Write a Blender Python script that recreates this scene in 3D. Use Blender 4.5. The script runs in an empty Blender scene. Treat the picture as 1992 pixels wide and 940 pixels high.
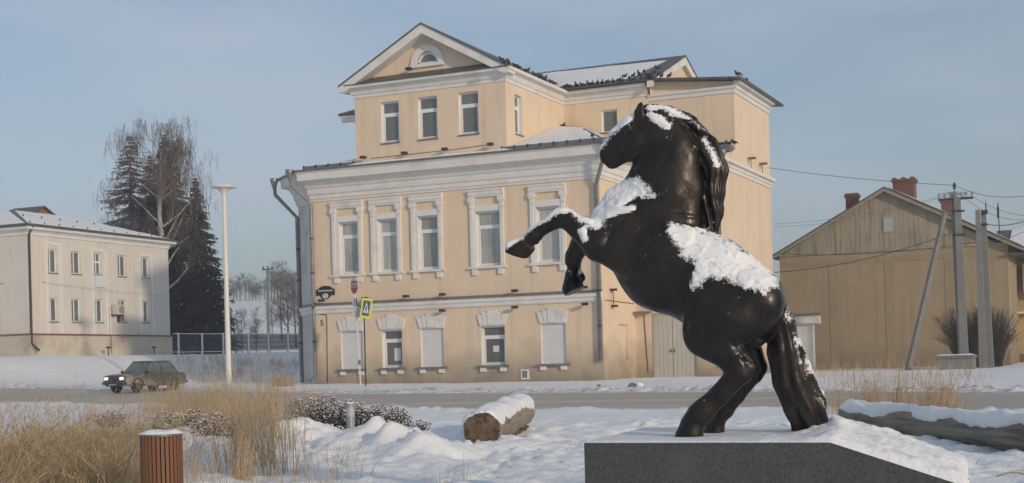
import bpy, bmesh, math, random
import numpy as np
from mathutils import Vector

# ------------------------------------------------------------------ camera, world, sun
SC = bpy.context.scene
COL = SC.collection
PI = math.pi
EZ = 1.6                                   # eye height
FPX, CY, ROLL, YAW = 2730.0, 712.0, 0.0265, math.atan(1239 / 2730)
CR = math.sqrt(1 - ROLL * ROLL)
Fw = np.array([-math.sin(YAW), math.cos(YAW), 0.0])
Rt = np.array([math.cos(YAW), math.sin(YAW), 0.0])
Zu = np.array([0, 0, 1.0])
EYE = np.array([0, 0, EZ])

cam = bpy.data.cameras.new("camera")
camo = bpy.data.objects.new("camera", cam)
COL.objects.link(camo)
cam.sensor_width = 36.0
cam.lens = FPX / 1992 * 36.0
cam.shift_y = (CY - 470) / 1992
cam.clip_start, cam.clip_end = 0.2, 3000
X_ = CR * Rt - ROLL * Zu
Y_ = ROLL * Rt + CR * Zu
Z_ = -Fw
from mathutils import Matrix
camo.matrix_world = Matrix(((X_[0], Y_[0], Z_[0], 0), (X_[1], Y_[1], Z_[1], 0), (X_[2], Y_[2], Z_[2], EZ), (0, 0, 0, 1)))
SC.camera = camo
SC.view_settings.view_transform = 'Standard'
SC.view_settings.look = 'None'
SC.view_settings.exposure = 0.05
SC.view_settings.gamma = 1.0
SC.render.engine = 'CYCLES'
SC.cycles.max_bounces = 6
SC.cycles.volume_bounces = 0
SC.cycles.use_denoising = True

HAZE = 0.0014
SUN_AZ, SUN_EL = math.radians(30.5), math.radians(15.0)    # towards +x, slightly towards the viewer
TO_SUN = Vector((math.cos(SUN_AZ) * math.cos(SUN_EL), -math.sin(SUN_AZ) * math.cos(SUN_EL), math.sin(SUN_EL)))
W = bpy.data.worlds.new("World")
SC.world = W
W.use_nodes = True
nt = W.node_tree
nt.nodes.clear()
wo = nt.nodes.new('ShaderNodeOutputWorld')
bg = nt.nodes.new('ShaderNodeBackground')
sky = nt.nodes.new('ShaderNodeTexSky')
sky.sky_type = 'NISHITA'
sky.sun_disc = False
sky.sun_elevation = SUN_EL
sky.sun_rotation = PI / 2 + SUN_AZ
sky.air_density, sky.dust_density, sky.ozone_density = 1.0, 1.0, 2.2
# thin high cloud: noise on the direction, stretched sideways
tc = nt.nodes.new('ShaderNodeTexCoord')
mp = nt.nodes.new('ShaderNodeMapping')
mp.inputs['Scale'].default_value = (1.2, 1.2, 5.0)
mp.inputs['Rotation'].default_value = (0.12, -0.1, 0.5)
no = nt.nodes.new('ShaderNodeTexNoise')
no.inputs['Scale'].default_value = 1.9
no.inputs['Detail'].default_value = 3.5
no.inputs['Roughness'].default_value = 0.55
rm = nt.nodes.new('ShaderNodeMapRange')
rm.inputs['From Min'].default_value, rm.inputs['From Max'].default_value = 0.36, 0.74
rm.inputs['To Min'].default_value, rm.inputs['To Max'].default_value = 0.22, 0.80
mx = nt.nodes.new('ShaderNodeMixRGB')
CLOUD = (5.0, 5.55, 6.4, 1)
mx.inputs['Color2'].default_value = CLOUD
bg.inputs['Strength'].default_value = 0.108
L = nt.links.new
L(tc.outputs['Generated'], mp.inputs['Vector']); L(mp.outputs[0], no.inputs['Vector'])
L(no.outputs['Fac'], rm.inputs['Value']); L(rm.outputs[0], mx.inputs['Fac'])
L(sky.outputs[0], mx.inputs['Color1']); L(mx.outputs[0], bg.inputs['Color']); L(bg.outputs[0], wo.inputs['Surface'])

sun = bpy.data.lights.new("sun", 'SUN')
sun.energy = 2.35
sun.angle = math.radians(1.8)
sun.color = (1.0, 0.80, 0.57)
suno = bpy.data.objects.new("sun", sun)
COL.objects.link(suno)
suno.rotation_euler = (-TO_SUN).to_track_quat('-Z', 'Y').to_euler()

# ------------------------------------------------------------------ pixel -> world helpers (points on real planes)
def ray(u, v):
    a = u - 996; b = CY - v
    return Fw * FPX + Rt * (a * CR + b * ROLL) + Zu * (-a * ROLL + b * CR)
def onY(u, v, y): r = ray(u, v); return EYE + r * (y / r[1])
def onX(u, v, x): r = ray(u, v); return EYE + r * (x / r[0])
def onZ(u, v, z): r = ray(u, v); return EYE + r * ((z - EZ) / r[2])
def atD(u, v, d): return EYE + ray(u, v) * d / FPX
def onPlane(u, v, p, n):
    r = ray(u, v); n = np.array(n, float)
    return EYE + r * (((np.array(p) - EYE) @ n) / (r @ n))

# ------------------------------------------------------------------ numpy noise
def _hash(i, j, k, seed):
    n = (i * 374761393 + j * 668265263 + k * 2147483647 + seed * 974634777) & 0x7fffffff
    n = ((n ^ (n >> 13)) * 1274126177) & 0x7fffffff
    return ((n ^ (n >> 16)) & 0xffff) / 65535.0
def vnoise(x, y, z=0.0, seed=1):
    x, y, z = np.broadcast_arrays(np.asarray(x, float), np.asarray(y, float), np.asarray(z, float))
    xi, yi, zi = np.floor(x).astype(np.int64), np.floor(y).astype(np.int64), np.floor(z).astype(np.int64)
    fx, fy, fz = x - xi, y - yi, z - zi
    fx, fy, fz = fx * fx * (3 - 2 * fx), fy * fy * (3 - 2 * fy), fz * fz * (3 - 2 * fz)
    r = 0
    for a in (0, 1):
        for b in (0, 1):
            for c in (0, 1):
                w = (fx if a else 1 - fx) * (fy if b else 1 - fy) * (fz if c else 1 - fz)
                r = r + w * _hash(xi + a, yi + b, zi + c, seed)
    return r * 2 - 1
def fbm(x, y, z=0.0, octv=4, seed=1, gain=0.5):
    r, a, f = 0, 1.0, 1.0
    for o in range(octv):
        r = r + a * vnoise(np.asarray(x) * f, np.asarray(y) * f, np.asarray(z) * f, seed + o); a *= gain; f *= 2.03
    return r
def sstep(a, b, x):
    t = np.clip((np.asarray(x, float) - a) / (b - a), 0, 1); return t * t * (3 - 2 * t)

# ------------------------------------------------------------------ materials
MATS = {}
def mat(name, c1, c2=None, scale=3.0, rough=0.7, metal=0.0, bump=0.0, bscale=None, spec=0.5, c3=None, s3=0.5, lo3=0.5, hi3=0.7, stretch=None, detail=5):
    if name in MATS: return MATS[name]
    m = bpy.data.materials.new(name); m.use_nodes = True
    n = m.node_tree.nodes; l = m.node_tree.links.new
    p = n['Principled BSDF']
    p.inputs['Roughness'].default_value = rough; p.inputs['Metallic'].default_value = metal
    p.inputs['Specular IOR Level'].default_value = spec
    p.inputs['Base Color'].default_value = (*c1, 1)
    t = n.new('ShaderNodeTexCoord'); src = t.outputs['Object']
    if stretch:
        mpn = n.new('ShaderNodeMapping'); mpn.inputs['Scale'].default_value = stretch; l(src, mpn.inputs[0]); src = mpn.outputs[0]
    if c2:
        nz = n.new('ShaderNodeTexNoise'); nz.inputs['Scale'].default_value = scale; nz.inputs['Detail'].default_value = detail
        nz.inputs['Roughness'].default_value = 0.6
        l(src, nz.inputs['Vector'])
        r = n.new('ShaderNodeValToRGB'); r.color_ramp.elements[0].position = 0.32; r.color_ramp.elements[1].position = 0.68
        r.color_ramp.elements[0].color = (*c1, 1); r.color_ramp.elements[1].color = (*c2, 1)
        l(nz.outputs['Fac'], r.inputs[0]); out = r.outputs[0]
        if c3:
            n3 = n.new('ShaderNodeTexNoise'); n3.inputs['Scale'].default_value = s3; n3.inputs['Detail'].default_value = 6
            l(src, n3.inputs['Vector'])
            mr = n.new('ShaderNodeMapRange'); mr.inputs['From Min'].default_value = lo3; mr.inputs['From Max'].default_value = hi3
            l(n3.outputs['Fac'], mr.inputs['Value'])
            mm = n.new('ShaderNodeMixRGB'); mm.inputs['Color2'].default_value = (*c3, 1)
            l(mr.outputs[0], mm.inputs['Fac']); l(out, mm.inputs['Color1']); out = mm.outputs[0]
        l(out, p.inputs['Base Color'])
    if bump:
        nb = n.new('ShaderNodeTexNoise'); nb.inputs['Scale'].default_value = bscale or scale * 4; nb.inputs['Detail'].default_value = 6
        l(src, nb.inputs['Vector'])
        b = n.new('ShaderNodeBump'); b.inputs['Strength'].default_value = min(1.0, bump); b.inputs['Distance'].default_value = 0.02
        l(nb.outputs['Fac'], b.inputs['Height']); l(b.outputs[0], p.inputs['Normal'])
    MATS[name] = m
    return m

def plaster(name, c1, c2, low, zlow, high):
    """Plaster with broad blotches and damp dirt that rises unevenly from the ground (object z measured from the thing's base)."""
    m = mat(name, c1, c2, scale=0.7, rough=0.9, bump=0.25, bscale=14, spec=0.2)
    n = m.node_tree.nodes; l = m.node_tree.links.new; p = n['Principled BSDF']
    src = p.inputs['Base Color'].links[0].from_socket
    t = n.new('ShaderNodeTexCoord'); sp = n.new('ShaderNodeSeparateXYZ'); l(t.outputs['Object'], sp.inputs[0])
    nz = n.new('ShaderNodeTexNoise'); nz.inputs['Scale'].default_value = 0.9; nz.inputs['Detail'].default_value = 7; l(t.outputs['Object'], nz.inputs['Vector'])
    ad = n.new('ShaderNodeMath'); ad.operation = 'MULTIPLY_ADD'; ad.inputs[1].default_value = -2.2; l(nz.outputs['Fac'], ad.inputs[0]); l(sp.outputs['Z'], ad.inputs[2])
    mr = n.new('ShaderNodeMapRange'); mr.inputs['From Min'].default_value = zlow; mr.inputs['From Max'].default_value = high
    mr.inputs['To Min'].default_value = 0.85; mr.inputs['To Max'].default_value = 0.0
    l(ad.outputs[0], mr.inputs['Value'])
    mm = n.new('ShaderNodeMixRGB'); mm.inputs['Color2'].default_value = (*low, 1)
    l(mr.outputs[0], mm.inputs['Fac']); l(src, mm.inputs['Color1']); l(mm.outputs[0], p.inputs['Base Color'])
    # faint vertical rain streaks
    mpn = n.new('ShaderNodeMapping'); mpn.inputs['Scale'].default_value = (3.0, 3.0, 0.18); l(t.outputs['Object'], mpn.inputs[0])
    ns = n.new('ShaderNodeTexNoise'); ns.inputs['Scale'].default_value = 1.0; ns.inputs['Detail'].default_value = 6; l(mpn.outputs[0], ns.inputs['Vector'])
    ms = n.new('ShaderNodeMapRange'); ms.inputs['From Min'].default_value = 0.52; ms.inputs['From Max'].default_value = 0.8
    ms.inputs['To Max'].default_value = 0.55; l(ns.outputs['Fac'], ms.inputs['Value'])
    m2 = n.new('ShaderNodeMixRGB'); m2.inputs['Color2'].default_value = (*[c * 0.72 for c in c1], 1)
    l(ms.outputs[0], m2.inputs['Fac']); l(mm.outputs[0], m2.inputs['Color1']); l(m2.outputs[0], p.inputs['Base Color'])
    return m

M_yel = plaster('peach_plaster', (.69, .555, .42), (.75, .61, .465), (.22, .19, .155), -1.0, 1.0)
M_white = mat('white_plaster', (.67, .665, .65), (.74, .735, .72), scale=1.5, rough=.85, bump=.2, bscale=20, spec=.2, c3=(.52, .505, .475), s3=1.1, lo3=.54, hi3=.85)
M_whiteshade = mat('shade_tinted_white_plaster', (.55, .55, .54), (.62, .62, .60), scale=1.2, rough=.88, bump=.2, bscale=14, spec=.2, c3=(.42, .41, .38), s3=.8, lo3=.5, hi3=.75)  # white paint turned away from the sun: its shade is put into the grey
M_pvc = mat('window_frame_white', (.74, .75, .76), rough=.35)
M_glass = mat('window_glass', (.09, .10, .105), (.15, .16, .16), scale=.8, rough=.06, spec=.9)
M_curtain = mat('curtained_glass', (.24, .27, .275), (.44, .45, .43), scale=1.1, rough=.09, spec=.75, stretch=(3, 3, .5))
M_curt2 = mat('dim_curtained_glass', (.16, .18, .185), (.33, .345, .335), scale=1.3, rough=.07, spec=.8, stretch=(4, 4, .4))
M_curt3 = mat('bright_curtained_glass', (.33, .35, .345), (.50, .51, .48), scale=1.2, rough=.10, spec=.7, stretch=(5, 5, .3))
M_roof = mat('dark_sheet_metal', (.075, .075, .075), (.12, .115, .105), scale=2, rough=.5, metal=.3, c3=(.17, .12, .08), s3=1.2, lo3=.58, hi3=.75)
M_metal = mat('galvanised_metal', (.16, .165, .17), (.23, .235, .24), scale=4, rough=.45, metal=.5, c3=(.30, .29, .27), s3=2, lo3=.55, hi3=.75)
M_pipe = mat('drainpipe_metal', (.17, .18, .185), (.26, .265, .27), scale=3, rough=.5, metal=.4)
M_dark = mat('dark_metal', (.02, .02, .022), (.04, .04, .04), scale=6, rough=.5)
M_board = mat('white_shutter_board', (.60, .62, .64), (.66, .67, .68), scale=2, rough=.6, bump=.1)
M_door = mat('grey_door_paint', (.43, .425, .40), (.50, .49, .46), scale=2.5, rough=.6, bump=.15, bscale=20)
M_rust = mat('rusty_brown', (.16, .08, .05), (.24, .13, .08), scale=6, rough=.8)

def snow_mat(name, c1, c2, bump, bscale):
    m = mat(name, c1, c2, scale=1.2, rough=.8, bump=bump, bscale=bscale, spec=.25)
    return m
M_snow = snow_mat('snow', (.78, .80, .82), (.84, .85, .86), .8, 22)
_n = M_snow.node_tree.nodes; _l = M_snow.node_tree.links.new      # grey road grit on the ploughed verges (value kept on the ground mesh)
_a = _n.new('ShaderNodeAttribute'); _a.attribute_name = 'road_grit'
_t = _n.new('ShaderNodeTexCoord'); _q = _n.new('ShaderNodeTexNoise'); _q.inputs['Scale'].default_value = 3.5; _q.inputs['Detail'].default_value = 8; _q.inputs['Roughness'].default_value = .7; _l(_t.outputs['Object'], _q.inputs['Vector'])
_m = _n.new('ShaderNodeMath'); _m.operation = 'MULTIPLY'; _l(_a.outputs['Fac'], _m.inputs[0])
_r = _n.new('ShaderNodeMapRange'); _r.inputs['From Min'].default_value = .44; _r.inputs['From Max'].default_value = .62; _l(_q.outputs['Fac'], _r.inputs['Value']); _l(_r.outputs[0], _m.inputs[1])
_x = _n.new('ShaderNodeMixRGB'); _x.inputs['Color2'].default_value = (.30, .275, .24, 1); _l(_m.outputs[0], _x.inputs['Fac'])
_p = _n['Principled BSDF']; _l(_p.inputs['Base Color'].links[0].from_socket, _x.inputs['Color1']); _l(_x.outputs[0], _p.inputs['Base Color'])
M_roofsnow = snow_mat('roof_snow', (.76, .78, .80), (.83, .84, .85), .25, 10)

# ------------------------------------------------------------------ mesh building
ORG = {}
def org(o):
    return ORG.get(o.name, (0, 0, 0)) if o else (0, 0, 0)
class MB:
    def __init__(s): s.v = []; s.f = []
    def add(s, vs, fs):
        k = len(s.v); s.v += [tuple(map(float, p)) for p in vs]; s.f += [tuple(i + k for i in f) for f in fs]; return s
    def box(s, x0, x1, y0, y1, z0, z1):
        return s.add([(x0, y0, z0), (x1, y0, z0), (x1, y1, z0), (x0, y1, z0), (x0, y0, z1), (x1, y0, z1), (x1, y1, z1), (x0, y1, z1)],
                     [(0, 3, 2, 1), (4, 5, 6, 7), (0, 1, 5, 4), (1, 2, 6, 5), (2, 3, 7, 6), (3, 0, 4, 7)])
    def poly(s, pts): return s.add(pts, [tuple(range(len(pts)))])
    def slab(s, pts, d):
        """polygon (ccw from outside) thickened along vector d"""
        n = len(pts); q = [tuple(np.array(p) + np.array(d)) for p in pts]
        return s.add(list(pts) + q, [tuple(range(n)), tuple(range(2 * n - 1, n - 1, -1))] + [(i, n + i, n + (i + 1) % n, (i + 1) % n) for i in range(n)])
    def tube(s, pts, radii, n=8, caps=True):
        pts = [np.array(p, float) for p in pts]
        if not hasattr(radii, '__len__'): radii = [radii] * len(pts)
        rings = []
        up0 = None
        for i, p in enumerate(pts):
            d = pts[min(i + 1, len(pts) - 1)] - pts[max(i - 1, 0)]
            d = d / (np.linalg.norm(d) + 1e-9)
            ref = up0 if up0 is not None else (np.array([0, 0, 1.]) if abs(d[2]) < .9 else np.array([1., 0, 0]))
            a = np.cross(d, ref); a /= np.linalg.norm(a) + 1e-9; b = np.cross(a, d); up0 = b
            rings.append([p + radii[i] * (a * math.cos(2 * PI * k / n) + b * math.sin(2 * PI * k / n)) for k in range(n)])
        vs = [q for r in rings for q in r]
        fs = []
        for i in range(len(pts) - 1):
            for k in range(n):
                fs.append((i * n + k, i * n + (k + 1) % n, (i + 1) * n + (k + 1) % n, (i + 1) * n + k))
        if caps: fs += [tuple(range(n - 1, -1, -1)), tuple((len(pts) - 1) * n + k for k in range(n))]
        return s.add(vs, fs)
    def lathe(s, c, prof, n=20, caps=True):
        vs = []; m = len(prof)
        for (r, z) in prof:
            vs += [(c[0] + r * math.cos(2 * PI * k / n), c[1] + r * math.sin(2 * PI * k / n), c[2] + z) for k in range(n)]
        fs = [(i * n + k, i * n + (k + 1) % n, (i + 1) * n + (k + 1) % n, (i + 1) * n + k) for i in range(m - 1) for k in range(n)]
        if caps: fs += [tuple(range(n - 1, -1, -1)), tuple((m - 1) * n + k for k in range(n))]
        return s.add(vs, fs)
    def ell(s, c, r, n=10, m=6, rz=0.0):
        vs = []; fs = []
        for i in range(m + 1):
            t = PI * i / m
            for k in range(n):
                a = 2 * PI * k / n
                x, y, z = r[0] * math.sin(t) * math.cos(a), r[1] * math.sin(t) * math.sin(a), r[2] * math.cos(t)
                vs.append((c[0] + x * math.cos(rz) - y * math.sin(rz), c[1] + x * math.sin(rz) + y * math.cos(rz), c[2] + z))
        for i in range(m):
            for k in range(n):
                fs.append((i * n + k, (i + 1) * n + k, (i + 1) * n + (k + 1) % n, i * n + (k + 1) % n))
        return s.add(vs, fs)
    def build(s, name, m, parent=None, smooth=False, base=None, **props):
        o0 = org(parent) if parent is not None else (base if base is not None else (0, 0, 0))
        me = bpy.data.meshes.new(name)
        me.from_pydata([(p[0] - o0[0], p[1] - o0[1], p[2] - o0[2]) for p in s.v], [], s.f)
        me.validate(); me.update()
        if smooth:
            me.polygons.foreach_set('use_smooth', [True] * len(me.polygons))
        o = bpy.data.objects.new(name, me); COL.objects.link(o)
        if m: me.materials.append(m)
        if parent is not None:
            o.parent = parent
        elif base is not None:
            o.location = base
        ORG[o.name] = tuple(o0)
        for k, v in props.items(): o[k] = v
        return o
def big_mesh(name, V, Q, m, smooth=True, base=None, parent=None, **props):
    V = np.asarray(V, np.float64)
    o0 = np.array(org(parent) if parent is not None else (base if base is not None else (0, 0, 0)), float)
    Q = np.asarray(Q, np.int32); k = Q.shape[1]
    me = bpy.data.meshes.new(name)
    me.vertices.add(len(V)); me.vertices.foreach_set('co', (V - o0).astype(np.float32).ravel())
    me.loops.add(Q.size); me.loops.foreach_set('vertex_index', Q.ravel())
    me.polygons.add(len(Q)); me.polygons.foreach_set('loop_start', np.arange(0, Q.size, k, dtype=np.int32))
    me.polygons.foreach_set('use_smooth', np.full(len(Q), smooth))
    me.update(calc_edges=True); me.validate()
    o = bpy.data.objects.new(name, me); COL.objects.link(o)
    me.materials.append(m)
    if parent is not None: o.parent = parent
    elif base is not None: o.location = base
    ORG[o.name] = tuple(o0)
    for kk, v in props.items(): o[kk] = v
    return o
def thing(name, label, cat, loc, group=None):
    o = bpy.data.objects.new(name, None); COL.objects.link(o)
    o.location = tuple(loc); o.empty_display_size = .3
    o['label'] = label; o['category'] = cat
    if group: o['group'] = group
    ORG[o.name] = tuple(loc)
    return o
def tag(o, label, cat, group=None):
    o['label'] = label; o['category'] = cat
    if group: o['group'] = group
    return o
def copy_tree(o, parent=None):
    c = o.copy(); COL.objects.link(c)
    ORG[c.name] = ORG.get(o.name, (0, 0, 0))
    if parent is not None: c.parent = parent
    for ch in list(o.children): copy_tree(ch, c)
    return c

class Face:
    """a wall's own frame: origin, U along the wall, N outwards"""
    def __init__(s, o, u, n): s.o = np.array(o, float); s.u = np.array(u, float); s.n = np.array(n, float)
    def p(s, u, z, n=0.0):
        q = s.o + s.u * u + s.n * n; return (q[0], q[1], z)
    def rect(s, mb, u0, u1, z0, z1, n): mb.add([s.p(u0, z0, n), s.p(u1, z0, n), s.p(u1, z1, n), s.p(u0, z1, n)], [s.fo((0, 1, 2, 3))])
    def fo(s, f):
        # u x z should point along n
        c = np.cross(s.u, [0, 0, 1]); return f if c @ s.n > 0 else f[::-1]
    def box(s, mb, u0, u1, z0, z1, n0, n1):
        vs = [s.p(u0, z0, n0), s.p(u1, z0, n0), s.p(u1, z0, n1), s.p(u0, z0, n1), s.p(u0, z1, n0), s.p(u1, z1, n0), s.p(u1, z1, n1), s.p(u0, z1, n1)]
        fs = [(0, 3, 2, 1), (4, 5, 6, 7), (0, 1, 5, 4), (1, 2, 6, 5), (2, 3, 7, 6), (3, 0, 4, 7)]
        c = np.cross(s.u, s.n)
        if c[2] < 0: fs = [f[::-1] for f in fs]
        mb.add(vs, fs)
    def prism(s, mb, poly, n0, n1):
        """poly: (u,z) ring"""
        k = len(poly)
        vs = [s.p(u, z, n1) for u, z in poly] + [s.p(u, z, n0) for u, z in poly]
        mb.add(vs, [tuple(range(k)), tuple(range(2 * k - 1, k - 1, -1))] + [(i, k + i, k + (i + 1) % k, (i + 1) % k) for i in range(k)])
    def wall(s, mb, u0, u1, z0, z1, holes, depth):
        us = sorted({u0, u1} | {h[0] for h in holes} | {h[1] for h in holes}); zs = sorted({z0, z1} | {h[2] for h in holes} | {h[3] for h in holes})
        for a, b in zip(us, us[1:]):
            for c, d in zip(zs, zs[1:]):
                m, q = (a + b) / 2, (c + d) / 2
                if any(h[0] < m < h[1] and h[2] < q < h[3] for h in holes): continue
                s.rect(mb, a, b, c, d, 0)
    def reveal(s, mb, h, depth):
        a, b, c, d = h
        for (A, B) in (((a, c), (a, d)), ((a, d), (b, d)), ((b, d), (b, c)), ((b, c), (a, c))):
            mb.add([s.p(*A, 0), s.p(*B, 0), s.p(*B, -depth), s.p(*A, -depth)], [(0, 1, 2, 3)])

def sweep(mb, path, prof, caps=True):
    """profile (out, z) swept along a plan polyline; outwards is to the right of travel; mitred"""
    path = [np.array(p, float) for p in path]; k = len(prof); rings = []
    for i, p in enumerate(path):
        ns = []
        if i > 0: d = path[i] - path[i - 1]; d /= np.linalg.norm(d); ns.append(np.array([d[1], -d[0]]))
        if i < len(path) - 1: d = path[i + 1] - path[i]; d /= np.linalg.norm(d); ns.append(np.array([d[1], -d[0]]))
        m = sum(ns); m = m / (m @ ns[0]) if len(ns) > 1 else ns[0]
        rings.append([(p[0] + m[0] * o, p[1] + m[1] * o, z) for o, z in prof])
    fs = []
    for i in range(len(path) - 1):
        for j in range(k):
            fs.append((i * k + j, (i + 1) * k + j, (i + 1) * k + (j + 1) % k, i * k + (j + 1) % k))
    if caps: fs += [tuple(range(k)), tuple((len(path) - 1) * k + j for j in range(k - 1, -1, -1))]
    mb.add([q for r in rings for q in r], fs)

# ------------------------------------------------------------------ terrain
_by = [-60, 0, 27, 36, 48, 58, 80, 120, 200, 400, 1500]
_bz = [0, 0, 0, .20, .55, .83, .90, 1.35, 3.0, 5.0, 9.0]
def terrain(x, y):
    x = np.asarray(x, float); y = np.asarray(y, float)
    b = np.interp(y, _by, _bz)
    left = 0.015 * np.maximum(0, -30 - np.maximum(x, -62)) * sstep(30, 50, y)
    emb = 1.62 * sstep(-50.5, -59.5, x) * sstep(50, 61, y)
    d = x * Fw[0] + y * Fw[1]
    hill = 11.0 * sstep(135, 300, d) * sstep(-40, -110, x)
    return b + left + emb + hill
def ground(u, v):
    r = ray(u, v) / FPX; d = 5.0
    last = None
    while d < 900:
        p = EYE + r * d
        g = p[2] - float(terrain(p[0], p[1]))
        if g < 0:
            lo, hi = d * .97 - .3, d
            for _ in range(30):
                m = (lo + hi) / 2; p = EYE + r * m
                if p[2] - float(terrain(p[0], p[1])) < 0: hi = m
                else: lo = m
            p = EYE + r * hi; return np.array([p[0], p[1], float(terrain(p[0], p[1]))])
        d *= 1.01
    return EYE + r * 900
# ------------------------------------------------------------------ ground, road
far_px = [(-60, 757), (100, 757), (200, 759), (330, 762), (450, 764), (700, 767), (1000, 766), (1300, 764), (1600, 763), (1992, 766), (2080, 768)]
near_px = [(-60, 786), (100, 785), (200, 787), (330, 790), (450, 793), (700, 796), (1000, 799), (1300, 798), (1600, 797), (1992, 801), (2080, 803)]
RF = np.array([ground(*p) for p in far_px]); RN = np.array([ground(*p) for p in near_px])
def ext(A):  # carry the road on beyond the frame
    a = A[0] + (A[0] - A[1]) / np.linalg.norm(A[0] - A[1]) * 120; b = A[-1] + np.array([60, -1.5, 0])
    return np.vstack([a, A, b])
RF, RN = ext(RF), ext(RN)
def road_y(x):
    o = np.argsort(RF[:, 0]); f = np.interp(x, RF[o, 0], RF[o, 1]); o = np.argsort(RN[:, 0]); n = np.interp(x, RN[o, 0], RN[o, 1])
    return n, f
PED = dict(x0=-4.98, x1=-2.60, xe=-1.46, y0=12.6, y1=15.3, z=.84)
def axis(segs):
    out = []
    for a, b, st in segs: out += list(np.arange(a, b, st))
    return np.array(out + [segs[-1][1]])
gx = axis([(-1500, -300, 80), (-300, -100, 9), (-100, -48, 1.3), (-48, -22, .34), (-22, 2.2, .085), (2.2, 14, .6), (14, 60, 4), (60, 300, 30), (300, 1500, 150)])
gy = axis([(-200, -10, 20), (-10, 10, 2), (10, 13, .3), (13, 34, .085), (34, 52, .2), (52, 66, .55), (66, 110, 1.6), (110, 330, 8), (330, 1500, 90)])
GX, GY = np.meshgrid(gx, gy, indexing='ij')
GZ = terrain(GX, GY)
rn, rf = road_y(GX)
road_in = sstep(-.15, .5, GY - rn) * sstep(-.15, .5, rf - GY)
near = sstep(0, 4, GY - 8) * (1 - sstep(30, 37, GY))
lump = np.abs(fbm(GX * .55, GY * .55, 0, 4, 3)) * .16 + fbm(GX * 2.2, GY * 2.2, 0, 3, 9) * .045 + np.maximum(0, fbm(GX * 5, GY * 5, 0, 2, 21) - .3) * .05
mound = (sstep(-9.0, -12, GX) * sstep(-21, -17, GX) * sstep(19, 22, GY) * (1 - sstep(25, 28, GY)))
# cleared, shovelled snow: mounds to the left of the log, trodden snow to its right
pile = mound * (np.maximum(0, fbm(GX * .7 + 3, GY * .7, 0, 4, 31, .5) + .35) * .33)
trod = np.maximum(0, fbm(GX * 3.1, GY * 3.1, 0, 2, 51)) * -.05
pile = pile + mound * (np.maximum(0, fbm(GX * 2.3, GY * 2.3, 0, 3, 33, .6)) * .10 + np.maximum(0, vnoise(GX * 5.5, GY * 5.5, 0, 34)) * .05)
GZ = GZ + near * (lump * .75 + pile + trod + np.abs(fbm(GX * 1.6, GY * 1.6, 0, 4, 61, .6)) * .07 * sstep(-.6, .6, fbm(GX * .4, GY * .4, 0, 2, 62)))
# two trails of footprints and trodden dents in the foreground
_rs = np.random.RandomState(17)
for (xa, ya, xb, yb, n_) in ((-8.2, 15, -11.0, 33, 44), (-6.2, 17, -16.5, 30, 40), (-5.6, 20, -4.0, 34, 34)):
    for q in range(n_):
        t_ = q / n_; cx, cy = xa + (xb - xa) * t_ + (.13 if q % 2 else -.13) + _rs.randn() * .06, ya + (yb - ya) * t_ + _rs.randn() * .06
        i0, i1 = np.searchsorted(gx, cx - .5), np.searchsorted(gx, cx + .5); j0, j1 = np.searchsorted(gy, cy - .5), np.searchsorted(gy, cy + .5)
        sx, sy = GX[i0:i1, j0:j1] - cx, GY[i0:i1, j0:j1] - cy; r2 = (sx / .10) ** 2 + (sy / .17) ** 2
        GZ[i0:i1, j0:j1] += -.075 * np.exp(-r2) + .03 * np.exp(-((np.sqrt(r2) - 1.7) / .5) ** 2)
farb = (1 - near) * (1 - sstep(90, 160, GY))
GZ = GZ + farb * (fbm(GX * .6, GY * .6, 0, 4, 5) * .035 + fbm(GX * 2.4, GY * 2.4, 0, 2, 6) * .012)
# ploughed ridges on both sides of the road
ridn = np.exp(-((GY - rn + .45) / .38) ** 2); ridf = np.exp(-((GY - rf - 1.3) / .8) ** 2)
GZ = GZ + ridn * (.07 + .10 * np.maximum(0, fbm(GX * 1.7, GY * 2.6, 0, 4, 14))) + ridf * (.03 + .15 * np.abs(fbm(GX * 2.6, GY * 2.2, 0, 4, 15, .6)))
GZ = GZ * (1 - road_in) + (terrain(GX, GY) - .12) * road_in
# nothing of the snow may stand inside the plinth
nx, ny = GX.shape
idx = np.arange(nx * ny).reshape(nx, ny)
Q = np.stack([idx[:-1, :-1], idx[1:, :-1], idx[1:, 1:], idx[:-1, 1:]], -1).reshape(-1, 4)
sg = big_mesh('snow_ground', np.stack([GX, GY, GZ], -1).reshape(-1, 3), Q, M_snow, True, kind='structure')
grit = np.clip(np.exp(-((GY - rn + .2) / .35) ** 2) * .9 + np.exp(-((GY - rf - .5) / .9) ** 2) * .9 + .25 * np.exp(-((GY - rf - 2.5) / 2.5) ** 2), 0, 1)
sg.data.attributes.new('road_grit', 'FLOAT', 'POINT').data.foreach_set('value', grit.astype(np.float32).ravel())
# near ground detail: M_snow's tint varies by noise only
M_road = mat('slushy_asphalt', (.34, .31, .265), (.47, .435, .375), scale=1.3, rough=.6, bump=.2, bscale=8, c3=(.56, .54, .51), s3=1.0, lo3=.5, hi3=.75, stretch=(.06, .9, 1))
xs = axis([(-170, -60, 5), (-60, 10, .8), (10, 70, 5)])
V = []; Qs = []
NS = 14
for i, x in enumerate(xs):
    n_, f_ = road_y(x)
    for j in range(NS + 1):
        y = n_ - .5 + (f_ - n_ + 1.0) * j / NS
        V.append((x, y, float(terrain(x, y)) + .012 + .03 * math.sin(PI * j / NS)))
for i in range(len(xs) - 1):
    for j in range(NS):
        a = i * (NS + 1) + j; Qs.append((a, a + NS + 1, a + NS + 2, a + 1))
big_mesh('road', V, Qs, M_road, True, kind='structure')

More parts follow.
